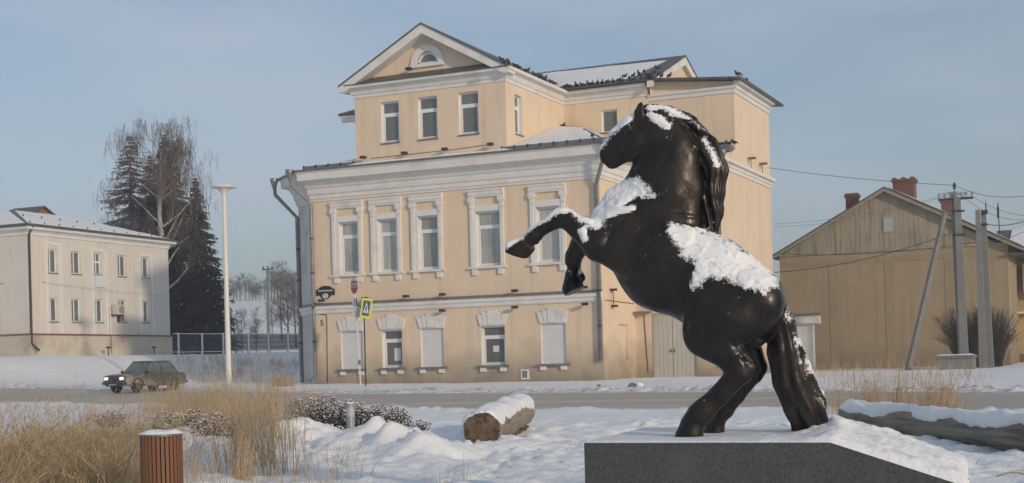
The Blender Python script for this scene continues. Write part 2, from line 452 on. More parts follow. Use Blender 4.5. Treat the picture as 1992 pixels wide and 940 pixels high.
# ------------------------------------------------------------------ the merchant house
HB = (-30.0, 60.0, .8)
house = thing('merchant_house', 'large peach plastered house with white cornices, gabled upper storey and five tall front windows', 'house', HB)
XL, XR, YF, YI, YW, XW, YB = -38.05, -22.62, 60.0, 64.5, 67.3, -18.23, 74.3
FF = Face((0, YF, 0), (1, 0, 0), (0, -1, 0))          # street front
ZG = .3
up_open = [(-36.47, -35.38), (-34.27, -33.2), (-32.03, -30.95), (-28.93, -27.66), (-25.80, -24.62)]
lo_open = [(-36.52, -35.28), (-34.19, -33.07), (-32.04, -30.81), (-28.80, -27.56), (-25.71, -24.47)]
up_out = [(-36.88, -35.07), (-34.66, -32.9), (-32.42, -30.65), (-29.24, -27.4), (-26.12, -24.27)]
UPZ, LOZ = (6.36, 8.95), (1.66, 3.52)
holes = [(a, b, *UPZ) for a, b in up_open] + [(a, b, *LOZ) for a, b in lo_open]
mb = MB(); FF.wall(mb, XL, XR, ZG, 11.4, holes, .2); 
vent = (-26.70, -26.42, 1.0, 1.36)
mb.build('wall', M_yel, house)
# chamfered corner, hidden sides and back
CH0, CH1 = (XL, YF), (-39.85, 61.6)
mb = MB(); mb.add([(CH1[0], CH1[1], ZG), (CH0[0], CH0[1], ZG), (CH0[0], CH0[1], 11.4), (CH1[0], CH1[1], 11.4)], [(0, 1, 2, 3)])
mb.add([(CH1[0], 78, ZG), (CH1[0], CH1[1], ZG), (CH1[0], CH1[1], 11.4), (CH1[0], 78, 11.4)], [(0, 1, 2, 3)])
mb.build('wall', M_whiteshade, house, label='white chamfered corner wall of the house, tinted grey as if shaded')
FRm = Face((XR, 0, 0), (0, 1, 0), (1, 0, 0))           # right flank of the main block
mb = MB(); FRm.wall(mb, YF, YI + .0, ZG, 11.4, [(62.05, 63.33, 1.75, 3.42)], .2); mb.build('wall', M_yel, house)
mb = MB(); FRm.rect(mb, 62.05, 63.33, 1.75, 3.42, -.12); FRm.reveal(mb, (62.05, 63.33, 1.75, 3.42), .12); mb.build('blind_niche', M_yel, house)
FWl = Face((0, YI, 0), (1, 0, 0), (0, -1, 0))          # lower wing front with the doors
DH = (-21.8, -19.6, .5, 3.95)
mb = MB(); FWl.wall(mb, XR, XW, ZG, 11.2, [DH], .25); mb.build('wall', M_yel, house)
FWr = Face((XW, 0, 0), (0, 1, 0), (1, 0, 0))           # right flank of the wing
mb = MB(); FWr.rect(mb, YI, YB, ZG, 11.2, 0); FWr.rect(mb, YW + .06, YB, 11.2, 15.3, 0)
mb.add([(XW, YB, ZG), (CH1[0], 78, ZG), (CH1[0], 78, 15.2), (XW, YB, 15.2)], [(0, 1, 2, 3)])
mb.build('wall', M_yel, house)
# upper storey fronts
FU = Face((0, YW, 0), (1, 0, 0), (0, -1, 0))
uw = (-25.17, -24.30, 13.38, 14.52)
mb = MB(); FU.wall(mb, -27.3, XR, 11.0, 15.6, [uw], .15)
FU2 = Face((0, YW + .06, 0), (1, 0, 0), (0, -1, 0))
FU2.rect(mb, XR - .1, XW, 11.0, 15.09, 0); FU2.prism(mb, [(XR, 15.0), (XW - .02, 15.0), (XW - .02, 15.28), (XR, 15.72)], -.2, -.002)
mb.build('wall', M_yel, house)
mb = MB(); FU.rect(mb, -39.2, -35.4, 11.0, 15.6, 0); mb.build('wall', M_yel, house)
mb = MB(); mb.box(-40.2, -35.5, YW - .58, YW - .40, 15.26, 15.60); mb.build('fascia', M_white, house)
mb = MB(); FU.reveal(mb, uw, .16); mb.build('window_reveal', M_white, house)

def window(F, h, rec, parent, glass=M_glass, frame=.075, transom=.27, mull=None, sill=True, sillout=.07, fm=M_pvc, vent_frame=True):
    """frame with transom (fraction from the top), panes behind it"""
    a, b, c, d = h
    mb = MB(); t = frame
    F.box(mb, a, a + t, c, d, -rec - .06, -rec); F.box(mb, b - t, b, c, d, -rec - .06, -rec)
    F.box(mb, a + t, b - t, c, c + t, -rec - .06, -rec); F.box(mb, a + t, b - t, d - t, d, -rec - .06, -rec)
    zt = None
    if transom:
        zt = d - (d - c) * transom; F.box(mb, a + t, b - t, zt - .06, zt + .06, -rec - .06, -rec + .004)
        if vent_frame:   # opening sash, a little proud
            e = .06; z0, z1 = c + t, zt - .06
            F.box(mb, a + t, a + t + e, z0, z1, -rec - .05, -rec + .015); F.box(mb, b - t - e, b - t, z0, z1, -rec - .05, -rec + .015)
            F.box(mb, a + t + e, b - t - e, z0, z0 + e, -rec - .05, -rec + .015); F.box(mb, a + t + e, b - t - e, z1 - e, z1, -rec - .05, -rec + .015)
    if mull:
        for q in mull: F.box(mb, q - .04, q + .04, c + t, d - t, -rec - .058, -rec + .006)
    w = mb.build('window', fm, parent)
    zs = [c + t, zt, d - t] if zt else [c + t, d - t]
    us = [a + t] + (mull or []) + [b - t]
    for z0, z1 in zip(zs, zs[1:]):
        for u0, u1 in zip(us, us[1:]):
            p = MB(); F.box(p, u0, u1, z0, z1, -rec - .045, -rec - .03); p.build('pane', glass, w)
    if sill:
        p = MB(); F.box(p, a - .04, b + .04, c - .05, c, -rec, sillout); p.build('sill', M_metal, w)
    return w

REV = .22
for i in range(5):
    a, b = up_open[i]; h = (a, b, *UPZ)
    mb = MB(); FF.reveal(mb, h, REV + .02); mb.build('window_reveal', M_white, house)
    w = window(FF, h, REV, house, glass=(M_curtain, M_curt3, M_curt2, M_curtain, M_curt3)[i], sill=False)
    o0, o1 = up_out[i]
    # moulded surround
    mb = MB()
    for (s0, s1, p) in ((o0 + .05, o0 + .22, .10), (o0 + .22, a, .06)):
        FF.box(mb, s0, s1, UPZ[0] - .02, 9.12 if p > .07 else 9.06, .0, p)
    for (s0, s1, p) in ((o1 - .22, o1 - .05, .10), (b, o1 - .22, .06)):
        FF.box(mb, s0, s1, UPZ[0] - .02, 9.12 if p > .07 else 9.06, .0, p)
    FF.box(mb, o0 + .22, o1 - .22, UPZ[1], 9.24, 0, .065)
    sr = mb.build('window_surround', M_white, house)
    mb = MB()   # hood
    mb_prof = [(0, 9.62), (.10, 9.62), (.12, 9.68), (.16, 9.74), (.16, 9.86), (.20, 9.90), (.20, 9.96), (0, 10.0)]
    sweep(mb, [(o0 - .0, YF), (o1, YF)], mb_prof); mb.build('hood', M_white, sr)
    for q in (o0 + .14, o1 - .14):   # scroll consoles
        mb = MB()
        FF.box(mb, q - .10, q + .10, 9.1, 9.58, 0, .10)
        FF.prism(mb, [(q - .16, 9.42), (q - .06, 9.34), (q + .16, 9.42), (q + .16, 9.62), (q - .16, 9.62)], .005, .17)
        mb.ell(FF.p(q, 9.47, .14), (.10, .05, .07), 8, 6)
        mb.build('console', M_white, sr)
    mb = MB(); FF.box(mb, o0 - .06, o1 + .06, UPZ[0] - .12, UPZ[0] - .02, -.05, .16); mb.build('sill', M_white, sr)
    for q in (o0 + .24, o1 - .24):
        mb = MB(); FF.prism(mb, [(q - .12, UPZ[0] - .42), (q + .12, UPZ[0] - .42), (q + .14, UPZ[0] - .12), (q - .14, UPZ[0] - .12)], 0, .11); mb.build('corbel', M_white, sr)
for i in range(5):
    a, b = lo_open[i]; h = (a, b, *LOZ); mid = (a + b) / 2
    mb = MB(); FF.reveal(mb, h, .24); mb.build('window_reveal', M_white, house)
    if i in (1, 3):
        w = window(FF, h, .22, house, glass=M_glass)
        if i == 3:
            p = MB(); FF.box(p, mid - .12, mid + .2, 2.28, 2.58, -.247, -.243); p.build('paper_notice', M_board, w)
        else:
            p = MB(); FF.box(p, mid - .02, mid + .33, 2.0, 2.62, -.247, -.243); p.build('paper_notice', M_board, w)
    else:
        mb = MB(); FF.box(mb, a, b, LOZ[0], LOZ[1], -.2, -.10); w = mb.build('shutter_board', M_board, house)
    sl = MB(); FF.box(sl, a - .22, b + .18, LOZ[0] - .11, LOZ[0] - .01, -.02, .16); sl = sl.build('window_ledge', M_metal, house)
    for q in (a + .1, b - .1):
        c = MB(); FF.prism(c, [(q - .13, LOZ[0] - .30), (q + .13, LOZ[0] - .30), (q + .15, LOZ[0] - .11), (q - .15, LOZ[0] - .11)], 0, .12); c.build('corbel', M_white, sl)
    # fan of five keystones
    lint = MB(); FF.box(lint, a - .03, b + .03, LOZ[1], LOZ[1] + .05, .0, .045); lint = lint.build('lintel', M_white, house)
    top = [-.80, -.52, -.25, .25, .52, .80]; bot = [-.66, -.42, -.20, .20, .42, .66]
    zt = [4.08, 4.17, 4.26, 4.17, 4.08]
    for k in range(5):
        v = MB(); g = .007
        FF.prism(v, [(mid + bot[k] + g, LOZ[1] + .05), (mid + bot[k + 1] - g, LOZ[1] + .05), (mid + top[k + 1] - g, zt[k]), (mid + top[k] + g, zt[k])], 0, (.07, .085, .115, .085, .07)[k])
        v.build('voussoir', M_white, lint)
# string course between the storeys
mb = MB()
prof = [(0, 4.44), (.05, 4.44), (.09, 4.50), (.10, 4.62), (.16, 4.68), (.16, 4.80), (.20, 4.84), (.0, 4.93)]
sweep(mb, [CH1, CH0, (XR, YF)], prof); mb.build('string_course', M_white, house)
mb = MB(); sweep(mb, [CH1, CH0, (XR + .02, YF)], [(0.0, 4.935), (.22, 4.85), (.24, 4.87), (.0, 4.99)]); mb.build('ledge_flashing', M_metal, house)
# main cornice
prof = [(0, 10.06), (.05, 10.06), (.07, 10.16), (.12, 10.2), (.12, 10.36), (.19, 10.42), (.22, 10.56), (.22, 10.66), (.30, 10.74), (.42, 10.98), (.44, 11.0), (.78, 11.06), (.80, 11.40), (.86, 11.44), (.86, 11.50), (0, 11.52)]
mb = MB(); sweep(mb, [(CH1[0], 66), CH1, CH0, (XR, YF), (XR, YI + .0)], prof); mb.build('cornice', M_white, house)
mb = MB(); sweep(mb, [(CH1[0], 66), CH1, CH0, (XR, YF), (XR, YI)], [(.80, 11.505), (.95, 11.505), (.97, 11.58), (.80, 11.56)]); mb.build('gutter', M_metal, house)
# cornice of the lower wing
prof = [(0, 10.72), (.05, 10.72), (.07, 10.86), (.12, 10.90), (.14, 11.02), (.28, 11.06), (.29, 11.22), (0, 11.26)]
mb = MB(); sweep(mb, [(XR, YI), (XW, YI), (XW, YB)], prof); mb.build('cornice', M_white, house)
# tower over the front
TX0, TX1, TY = -35.45, -27.25, 60.12
FT = Face((0, TY, 0), (1, 0, 0), (0, -1, 0)); FTr = Face((TX1, 0, 0), (0, 1, 0), (1, 0, 0))
tw = [(-33.98, -32.98, 12.66, 14.68), (-31.93, -30.88, 12.66, 14.70), (-29.74, -28.68, 12.68, 14.70)]
tr = (61.15, 61.98, 12.68, 14.58)
mb = MB(); FT.wall(mb, TX0, TX1, 11.4, 15.3, tw, .2); FTr.wall(mb, TY, YW, 11.4, 15.6, [tr], .2)
mb.add([(TX0, YW, 11.4), (TX0, TY, 11.4), (TX0, TY, 15.6), (TX0, YW, 15.6)], [(0, 1, 2, 3)])
mb.build('wall', M_yel, house)
for F, h in [(FT, q) for q in tw] + [(FTr, tr)]:
    mb = MB(); F.reveal(mb, h, .2); mb.build('window_reveal', M_white, house)
    window(F, h, .18, house, transom=.30)
window(FU, uw, .14, house, transom=None, vent_frame=False)
# entablature and pediment
AX, AZ, EVZ = -31.37, 18.17, 15.62
mb = MB(); prof = [(0, 15.0), (.04, 15.0), (.06, 15.14), (.12, 15.18), (.20, 15.36), (.22, 15.40), (.46, 15.46), (.48, 15.60), (0, 15.64)]
sweep(mb, [(-39.3, 76), (-39.3, YW), (TX0, YW)], prof); sweep(mb, [(TX0, YW), (TX0, TY), (TX1, TY), (TX1, YW), (XR - .02, YW)], prof); mb.build('cornice', M_white, house)
mb = MB(); prof = [(0, 14.72), (.05, 14.72), (.08, 14.88), (.16, 14.94), (.18, 15.06), (0, 15.09)]
sweep(mb, [(XR, YW + .06), (XW, YW + .06), (XW, YB)], prof)
sweep(mb, [(XW, YW - .02), (XW, YB)], [(0, 15.10), (.10, 15.10), (.34, 15.16), (.36, 15.30), (0, 15.30)])
mb.build('cornice', M_white, house)
mb = MB(); mb.slab([(TX0 - .3, TY - .52, 15.62), (TX1 + .3, TY - .52, 15.62), (TX1 + .1, TY + .2, 16.0), (TX0 - .1, TY + .2, 16.0)], (0, 0, -.05)); mb.build('ledge_flashing', M_roof, house)
FP = Face((0, TY + .16, 0), (1, 0, 0), (0, -1, 0))
mb = MB()
# tympanum with the arched opening: polygon fan around the arch
aw, ar, az = -31.40, .58, 16.33
out = [(TX0 - .2, 15.5), (TX1 + .2, 15.5), (AX, AZ - .1)]
N = 16
arch = [(aw + ar * math.cos(PI * k / N), az + ar * math.sin(PI * k / N)) for k in range(N + 1)]
ring = [(TX1 + .2, 15.5)] + [(TX1 + .2 + (AX - TX1 - .2) * k / 8, 15.5 + (AZ - .1 - 15.5) * k / 8) for k in range(1, 8)] + [(AX, AZ - .1)] + [(AX + (TX0 - .2 - AX) * k / 8, AZ - .1 + (15.5 - AZ + .1) * k / 8) for k in range(1, 9)]
for k in range(N):
    mb.add([FP.p(*arch[k]), FP.p(*ring[k]), FP.p(*ring[k + 1]), FP.p(*arch[k + 1])], [(0, 1, 2, 3)])
mb.add([FP.p(TX0 - .2, 15.5), FP.p(TX1 + .2, 15.5), FP.p(*arch[0]), FP.p(*arch[-1])], [(0, 1, 2, 3)])
mb.build('tympanum', M_yel, house)
mb = MB()
R1 = .90
for k in range(N):
    t0, t1 = PI * k / N, PI * (k + 1) / N
    q = [(aw + r * math.cos(t), az + r * math.sin(t)) for r, t in ((ar, t0), (R1, t0), (R1, t1), (ar, t1))]
    FP.prism(mb, q, -.02, .10)
FP.box(mb, aw - R1 - .02, aw + R1 + .02, az - .16, az, -.02, .12)
arw = mb.build('arched_window', M_white, house)
mb = MB()
for k in range(N):
    t0, t1 = PI * k / N, PI * (k + 1) / N
    q = [(aw + r * math.cos(t), az + r * math.sin(t)) for r, t in ((ar - .12, t0), (ar, t0), (ar, t1), (ar - .12, t1))]
    FP.prism(mb, q, -.14, -.06)
FP.box(mb, aw - ar, aw + ar, az, az + .09, -.14, -.06); mb.build('frame', M_pvc, arw)
mb = MB(); FP.prism(mb, [(aw + (ar - .1) * math.cos(PI * k / N), az + .05 + (ar - .1) * math.sin(PI * k / N)) for k in range(N + 1)], -.13, -.11); mb.build('pane', M_glass, arw)
# raking cornices
TXL, TXR = -36.05, -26.85
for s, xe in ((-1, TXL), (1, TXR)):
    dx, dz = xe - AX, EVZ - AZ
    mb = MB()
    t = .42
    P = [(AX, AZ - .05), (xe, EVZ - .05), (xe, EVZ - .30), (xe - s * .25, EVZ - .34), (AX, AZ - .05 - .46)]
    FT.prism(mb, P, -.3, .50)
    mb.build('raking_cornice', M_white, house)
# roofs
def roof(parent, pts, thick=.07, m=M_roof, seams=None, name='roof'):
    mb = MB(); mb.slab(pts, (0, 0, -thick)); 
    if seams:
        p0, p1, q0, q1, n = seams      # eave p0->p1, ridge q0->q1
        for k in range(n + 1):
            a = np.array(p0) + (np.array(p1) - np.array(p0)) * k / n; b = np.array(q0) + (np.array(q1) - np.array(q0)) * k / n
            mb.tube([a + [0, 0, .012], b + [0, 0, .012]], .018, 4)
    return mb.build(name, m, parent)
def snowsheet(parent, pts, t=.07, inset=.0, seed=1, res=16, name='snow_cover', m=M_roofsnow):
    """quad or triangle of snow lying on a roof: a subdivided sheet with uneven thickness and edges"""
    P = [np.array(p, float) for p in pts]
    if len(P) == 3: P = [P[0], P[1], P[2], P[2]]
    V = []; 
    for i in range(res + 1):
        for j in range(res + 1):
            u, v = i / res, j / res
            p = (P[0] * (1 - u) + P[1] * u) * (1 - v) + (P[3] * (1 - u) + P[2] * u) * v
            e = min(u, 1 - u, v, 1 - v)
            h = t * (1 + .5 * float(vnoise(p[0] * 1.3, p[1] * 1.3, 0, seed))) * (1 if e > 0 else 0)
            V.append((p[0], p[1], p[2] + h + .004))
    Q = [(i * (res + 1) + j, (i + 1) * (res + 1) + j, (i + 1) * (res + 1) + j + 1, i * (res + 1) + j + 1) for i in range(res) for j in range(res)]
    return big_mesh(name, V, Q, m, True, parent=parent)
YR = TY - .56
roof(house, [(TXL, YR, EVZ), (AX, YR, AZ), (AX, 72.4, AZ), (TXL, 72.4, EVZ)][::-1])
roof(house, [(AX, YR, AZ), (TXR, YR, EVZ), (TXR, 72.4, EVZ), (AX, 72.4, AZ)][::-1])
YE, YRI, ZR, GX0, GX1 = 66.62, 72.4, 17.98, -40.35, -22.15
rp = [(GX0, YE, 15.70), (GX1, YE, 15.70), (GX1, YRI, ZR), (GX0 + 4, YRI, ZR)]
roof(house, rp, .08, seams=((GX0, YE, 15.70), (GX1, YE, 15.70), (GX0 + 4, YRI, ZR), (GX1, YRI, ZR), 28))
roof(house, [(GX1, 78.2, 15.7), (GX0, 78.2, 15.7), (GX0 + 4, YRI, ZR), (GX1, YRI, ZR)], .08)
roof(house, [(GX0, 78.2, 15.7), (GX0, YE, 15.7), (GX0 + 4, YRI, ZR)], .08)
k = (ZR - 15.7) / (YRI - YE)
snowsheet(house, [(-27.6, YE + .75, 15.7 + .75 * k), (-23.6, YE + .75, 15.7 + .75 * k), (-22.9, YRI - .9, ZR - .9 * k), (-30.5, YRI - .35, ZR - .35 * k)], .05, seed=4)
mb = MB(); mb.slab([(GX0 + .05, YE + .05, 15.60), (-35.5, YE + .05, 15.60), (-35.5, 67.3, 15.60), (-39.2, 67.3, 15.60), (-39.2, 77, 15.60), (GX0 + .05, 77, 15.60)], (0, 0, -.10)); mb.build('soffit', M_white, house)
# gable end above the wing, with raking boards
mb = MB()
mb.add([(GX1 - .3, YE + .5, 15.0), (GX1 - .3, 77.6, 15.0), (GX1 - .3, 77.6, 15.8), (GX1 - .3, YRI, ZR - .1), (GX1 - .3, YE + .5, 15.8)], [(0, 1, 2, 3, 4)])
mb.build('gable_wall', M_yel, house)
FG = Face((GX1 - .3, 0, 0), (0, 1, 0), (1, 0, 0))
for ye in (YE, 78.2):
    mb = MB(); FG.prism(mb, [(YRI, ZR - .08), (ye, 15.62), (ye, 15.3), (YRI, ZR - .52)], .0, .26); mb.build('raking_cornice', M_white, house)
# low roof of the right wing
roof(house, [(GX1 - .5, 66.75, 15.80), (-17.72, 66.75, 15.36), (-17.72, 75.6, 15.36), (GX1 - .5, 75.6, 15.80)], .09, seams=((GX1 - .5, 66.75, 15.80), (-17.72, 66.75, 15.36), (GX1 - .5, 75.6, 15.80), (-17.72, 75.6, 15.36), 8))
# lower roofs: right hip between tower and wing, left hip, roof of the lower wing
E0 = 59.12
roof(house, [(TX1, E0, 11.56), (-21.72, E0, 11.56), (-25.3, YW - 2.2, 13.25), (TX1, YW, 13.98)], .05, M_roof, name='roof')
roof(house, [(-21.72, E0, 11.56), (-21.72, YW, 11.6), (XR, YW, 12.2), (TX1, YW, 13.98), (-25.3, YW - 2.2, 13.25)], .05)
snowsheet(house, [(TX1 + .05, E0 + .32, 11.66), (-22.1, E0 + .32, 11.66), (-25.35, YW - 2.3, 13.23), (TX1 + .05, YW - .45, 13.86)], .10, seed=7)
snowsheet(house, [(-21.95, E0 + .5, 11.64), (-21.95, YW - .1, 11.66), (-26.6, YW - .35, 13.78), (-25.2, YW - 2.2, 13.24)], .08, seed=8)
kl = .31
roof(house, [(-38.35, E0 + .02, 11.56), (TX0, E0 + .02, 11.56), (TX0, 62.1, 11.56 + kl * 3), (-38.35 + 0.01, E0 + .03, 11.565)][:3], .05)
roof(house, [(-38.35, E0 + .02, 11.56), (TX0, 62.1, 11.56 + kl * 3), (TX0, YW, 13.1), (-40.5, YW, 11.56), (-40.5, 61.25, 11.56)], .05)
snowsheet(house, [(-38.1, E0 + .3, 11.62), (TX0 - .02, E0 + .3, 11.64), (TX0 - .02, 62.0, 12.46)], .04, seed=9)
snowsheet(house, [(-38.6, E0 + .5, 11.62), (TX0 - .05, 62.2, 12.5), (TX0 - .05, YW, 13.1), (-40.3, YW, 11.6)], .05, seed=10)
roof(house, [(XR, YI - .32, 11.28), (XW + .0, YI - .32, 11.28), (XW + .0, YW + .05, 12.0), (XR, YW + .05, 12.0)], .05)
mb = MB(); FWr.prism(mb, [(YI + .02, 11.2), (YW + .055, 11.2), (YW + .055, 11.94), (YI + .02, 11.26)], -.3, -.002); mb.build('wall', M_yel, house)
mb = MB(); mb.box(-19.6, -18.1, 65.9, 66.5, 11.88, 11.98); mb.box(-19.6, -18.1, 65.95, 66.45, 11.70, 11.88); mb.build('roof_hatch', M_metal, house)
# snow guards along the eaves
def guard(p0, p1, h=.17, n=12, name='snow_guard'):
    p0, p1 = np.array(p0), np.array(p1); mb = MB()
    d = p1 - p0
    mb.slab([p0, p1, p1 + [0, 0, h], p0 + [0, 0, h]], (0, .02, 0))
    g = mb.build(name, M_metal, house)
    for k in range(n + 1):
        q = p0 + d * k / n; b = MB(); b.box(q[0] - .02, q[0] + .02, q[1] - .05, q[1] + .25, q[2], q[2] + h + .03); b.build('bracket', M_dark, g)
guard((TX1 + .1, E0 + .18, 11.61), (-21.9, E0 + .18, 11.61), n=8); guard((-38.0, E0 + .2, 11.60), (TX0 + .3, E0 + .2, 11.60), n=4)
# snow edge that lies on the gutter in front of the tower
snowsheet(house, [(TX0 + .1, E0 + .06, 11.60), (TX1 + .6, E0 + .06, 11.60), (TX1 + .6, TY - .02, 11.70), (TX0 + .1, TY - .02, 11.70)], .07, seed=12, res=24)
# double door of the wing
mb = MB(); FWl.box(mb, DH[0], DH[0] + .08, DH[2], DH[3], -.2, -.06); FWl.box(mb, DH[1] - .08, DH[1], DH[2], DH[3], -.2, -.06); FWl.box(mb, DH[0] + .08, DH[1] - .08, DH[3] - .08, DH[3], -.2, -.06)
mb.build('door_frame', M_door, house)
mdx = (DH[0] + DH[1]) / 2 - .12
for a, b in ((DH[0] + .08, mdx - .008), (mdx + .008, DH[1] - .08)):
    mb = MB(); FWl.box(mb, a, b, DH[2], DH[3] - .08, -.19, -.12); d = mb.build('door', M_door, house)
    for q in np.arange(a + .02, b - .1, .21):
        p = MB(); FWl.box(p, q + .006, min(q + .204, b), DH[2], DH[3] - .1, -.12, -.103); p.build('plank', M_door, d)
    p = MB(); FWl.box(p, (b - .1 if a < mdx - .5 else a + .06), (b - .06 if a < mdx - .5 else a + .10), 2.05, 2.2, -.11, -.06); p.build('handle', M_dark, d)
mb = MB(); FWl.box(mb, XR + .08, DH[0] - .0, 3.98, 4.06, .0, .5); mb.build('porch_slab', M_metal, house)
# plinth band of cement render
M_cem = mat('cement_plinth', (.25, .24, .22), (.38, .34, .28), scale=1.4, rough=.95, bump=.4, bscale=9, c3=(.5, .4, .28), s3=.7, lo3=.45, hi3=.62)
mb = MB(); FF.box(mb, vent[0] - .07, vent[1] + .07, vent[2] - .05, vent[3] + .07, 0, .05); vt = mb.build('vent', M_white, house)
mb = MB(); 
for q in range(4): FF.box(mb, vent[0] + .02 + q * .065, vent[0] + .05 + q * .065, vent[2] + .03, vent[3], .05, .065)
mb.build('grille', M_dark, vt)
# drainpipes
def pipe(pts, r=.085, funnel=None, rings=True):
    mb = MB(); mb.tube(pts, r, 10); o = mb.build('drainpipe', M_pipe, house, smooth=True)
    if funnel is not None:
        f = MB(); f.lathe(funnel, [(r, -.35), (r * 1.1, -.3), (.19, -.02), (.21, 0), (.21, .16), (.18, .16)], 12); f.build('funnel', M_pipe, o, smooth=False)
    if rings:
        a, b = np.array(pts[-2] if len(pts) < 4 else pts[2]), np.array(pts[-2] if len(pts) > 4 else pts[-1])
        n = max(2, int(abs(a[2] - b[2]) / 1.5))
        for k in range(1, n):
            q = a + (b - a) * k / n; c = MB(); c.tube([q - [0, 0, .04], q + [0, 0, .04]], r + .02, 10); c.box(q[0] - .015, q[0] + .015, q[1], q[1] + .2, q[2] - .015, q[2] + .015); c.build('clamp', M_dark, o)
pipe([(-40.95, 61.1, 11.2), (-40.9, 61.1, 10.75), (-39.86, 61.46, 9.55), (-39.83, 61.46, 1.45), (-39.6, 61.15, 1.1)], .10, (-40.95, 61.1, 11.45))
pipe([(-38.75, 59.2, 11.25), (-38.7, 59.25, 10.9), (-37.97, 59.84, 9.95), (-37.97, 59.84, 1.35), (-38.2, 59.6, 1.1)], .085, (-38.75, 59.2, 11.5))
pipe([(-21.95, 59.05, 11.3), (-22.0, 59.1, 11.0), (-22.72, 59.85, 9.75), (-22.72, 59.85, 1.72)], .09, (-21.95, 59.05, 11.5))
pipe([(-18.0, 64.1, 11.1), (-18.02, 64.12, 10.9), (-18.3, 64.38, 10.4), (-18.3, 64.38, 1.3)], .085, (-18.0, 64.1, 11.3))
# small floodlights on the string course, under the tower and on the wing
def flood(F, u, z, up=True, out=.35):
    mb = MB(); s = 1 if up else -1
    a = F.p(u, z, .0); b = F.p(u, z + .02 * s, out)
    mb.tube([a, b], .018, 5)
    F.box(mb, u - .13, u + .13, z - .06, z + .06, out - .12, out + .12)
    mb.build('floodlight', M_dark, house)
for u in (-37.4, -34.9, -32.6, -30.63, -26.83, -23.35):
    flood(FF, u, 5.10)
for u in (-30.65, -26.85, -23.35): flood(FF, u, 4.33, False)
for u, z in ((-34.85, 12.02), (-32.55, 12.03), (-30.35, 12.03), (-27.95, 12.05)): flood(FT, u, z)
flood(FP, -32.3, 16.12, out=.3)
for y in (69.7, 72.0):
    mb = MB(); mb.tube([(XW + .16, y, 11.2), (XW + .16, y, 11.75)], .02, 5); mb.box(XW + .05, XW + .4, y - .1, y + .1, 11.72, 11.82); mb.build('floodlight', M_rust, house)
mb = MB(); mb.tube([(XR + .12, 61.1, 4.95), (XR + .12, 61.15, 4.25)], .02, 5); mb.box(XR + .0, XR + .3, 61.0, 61.2, 4.95, 5.05); mb.box(XR, XR + .28, 61.1, 61.3, 4.2, 4.3); mb.build('floodlight', M_dark, house)
# conduits
M_cable = mat('black_cable', (.02, .02, .02), rough=.6)
mb = MB(); mb.tube([FF.p(-37.35, 4.42, .02), FF.p(-37.3, 4.3, .02), FF.p(-37.36, 1.0, .02)], .018, 5); mb.tube([FF.p(-37.7, 4.43, .03), FF.p(-37.35, 4.42, .03)], .02, 5); mb.build('conduit', M_cable, house)
mb = MB(); mb.tube([FRm.p(60.3, 4.5, .02), FRm.p(64.3, 4.45, .02)], .015, 5); mb.tube([FWl.p(-22.2, 3.95, .02), FWl.p(-22.05, 1.1, .02)], .02, 5); mb.build('conduit', M_cable, house)
mb = MB(); mb.tube([FT.p(-34.6, 11.98, .02), FT.p(-33, 12.0, .02), FT.p(-30, 12.02, .02), FT.p(-28.0, 12.1, .02), FT.p(-27.9, 12.05, .02)], .012, 4); mb.build('conduit', M_cable, house)
# name plaque and number
M_plq = mat('black_enamel', (.012, .012, .016), rough=.35)
mb = MB(); z0, z1, u0, u1 = 5.36, 5.68, -37.86, -36.8; um = (u0 + u1) / 2
pl = [(u0, z0)]
for k in range(13):
    t = PI * (1 + k / 12); pl.append((um + .3 * math.cos(t), 5.38 + .2 * math.sin(t)))
pl += [(u1, z0), (u1, z1)]
for k in range(13):
    t = PI * k / 12; pl.append((um + .40 * math.cos(t), 5.68 + .16 * math.sin(t)))
pl += [(u0, z1)]
FF.prism(mb, pl, 0.01, .045); plaque = mb.build('name_plaque', M_plq, house)
mb = MB()
FF.prism(mb, [(um + .17 * math.cos(2 * PI * k / 20), 5.34 + .13 * math.sin(2 * PI * k / 20)) for k in range(20)], .045, .052); mb.build('number_disc', M_board, plaque)
M_ltr = mat('white_lettering', (.8, .8, .8), rough=.5)
def text(s, size, F, u, z, n, m, parent, name='lettering', ax=None, rot=None, loc=None, xs=1.0, ext=.004):
    c = bpy.data.curves.new(name, 'FONT'); c.body = s; c.size = size; c.align_x = 'CENTER'; c.align_y = 'CENTER'; c.extrude = ext; c.resolution_u = 3
    o = bpy.data.objects.new(name, c); COL.objects.link(o); c.materials.append(m)
    q = np.array(loc if loc is not None else F.p(u, z, n)) - np.array(org(parent))
    dg = bpy.context.evaluated_depsgraph_get(); me = bpy.data.meshes.new_from_object(o.evaluated_get(dg)); me.name = name
    COL.objects.unlink(o); bpy.data.objects.remove(o)
    o = bpy.data.objects.new(name, me); COL.objects.link(o)
    if not me.materials: me.materials.append(m)
    ORG[o.name] = org(parent)
    o.parent = parent; o.location = q; o.rotation_euler = rot if rot else (PI / 2, 0, 0); o.scale = (xs, 1, 1)
    return o
text('Улица Коммунаров', .13, FF, um, 5.60, .05, M_ltr, plaque, xs=.70)


text('5', .19, FF, um, 5.34, .056, M_plq, plaque)
text('5', .42, FF, -37.60, 3.98, .012, M_dark, house, name='house_number', ext=.006)
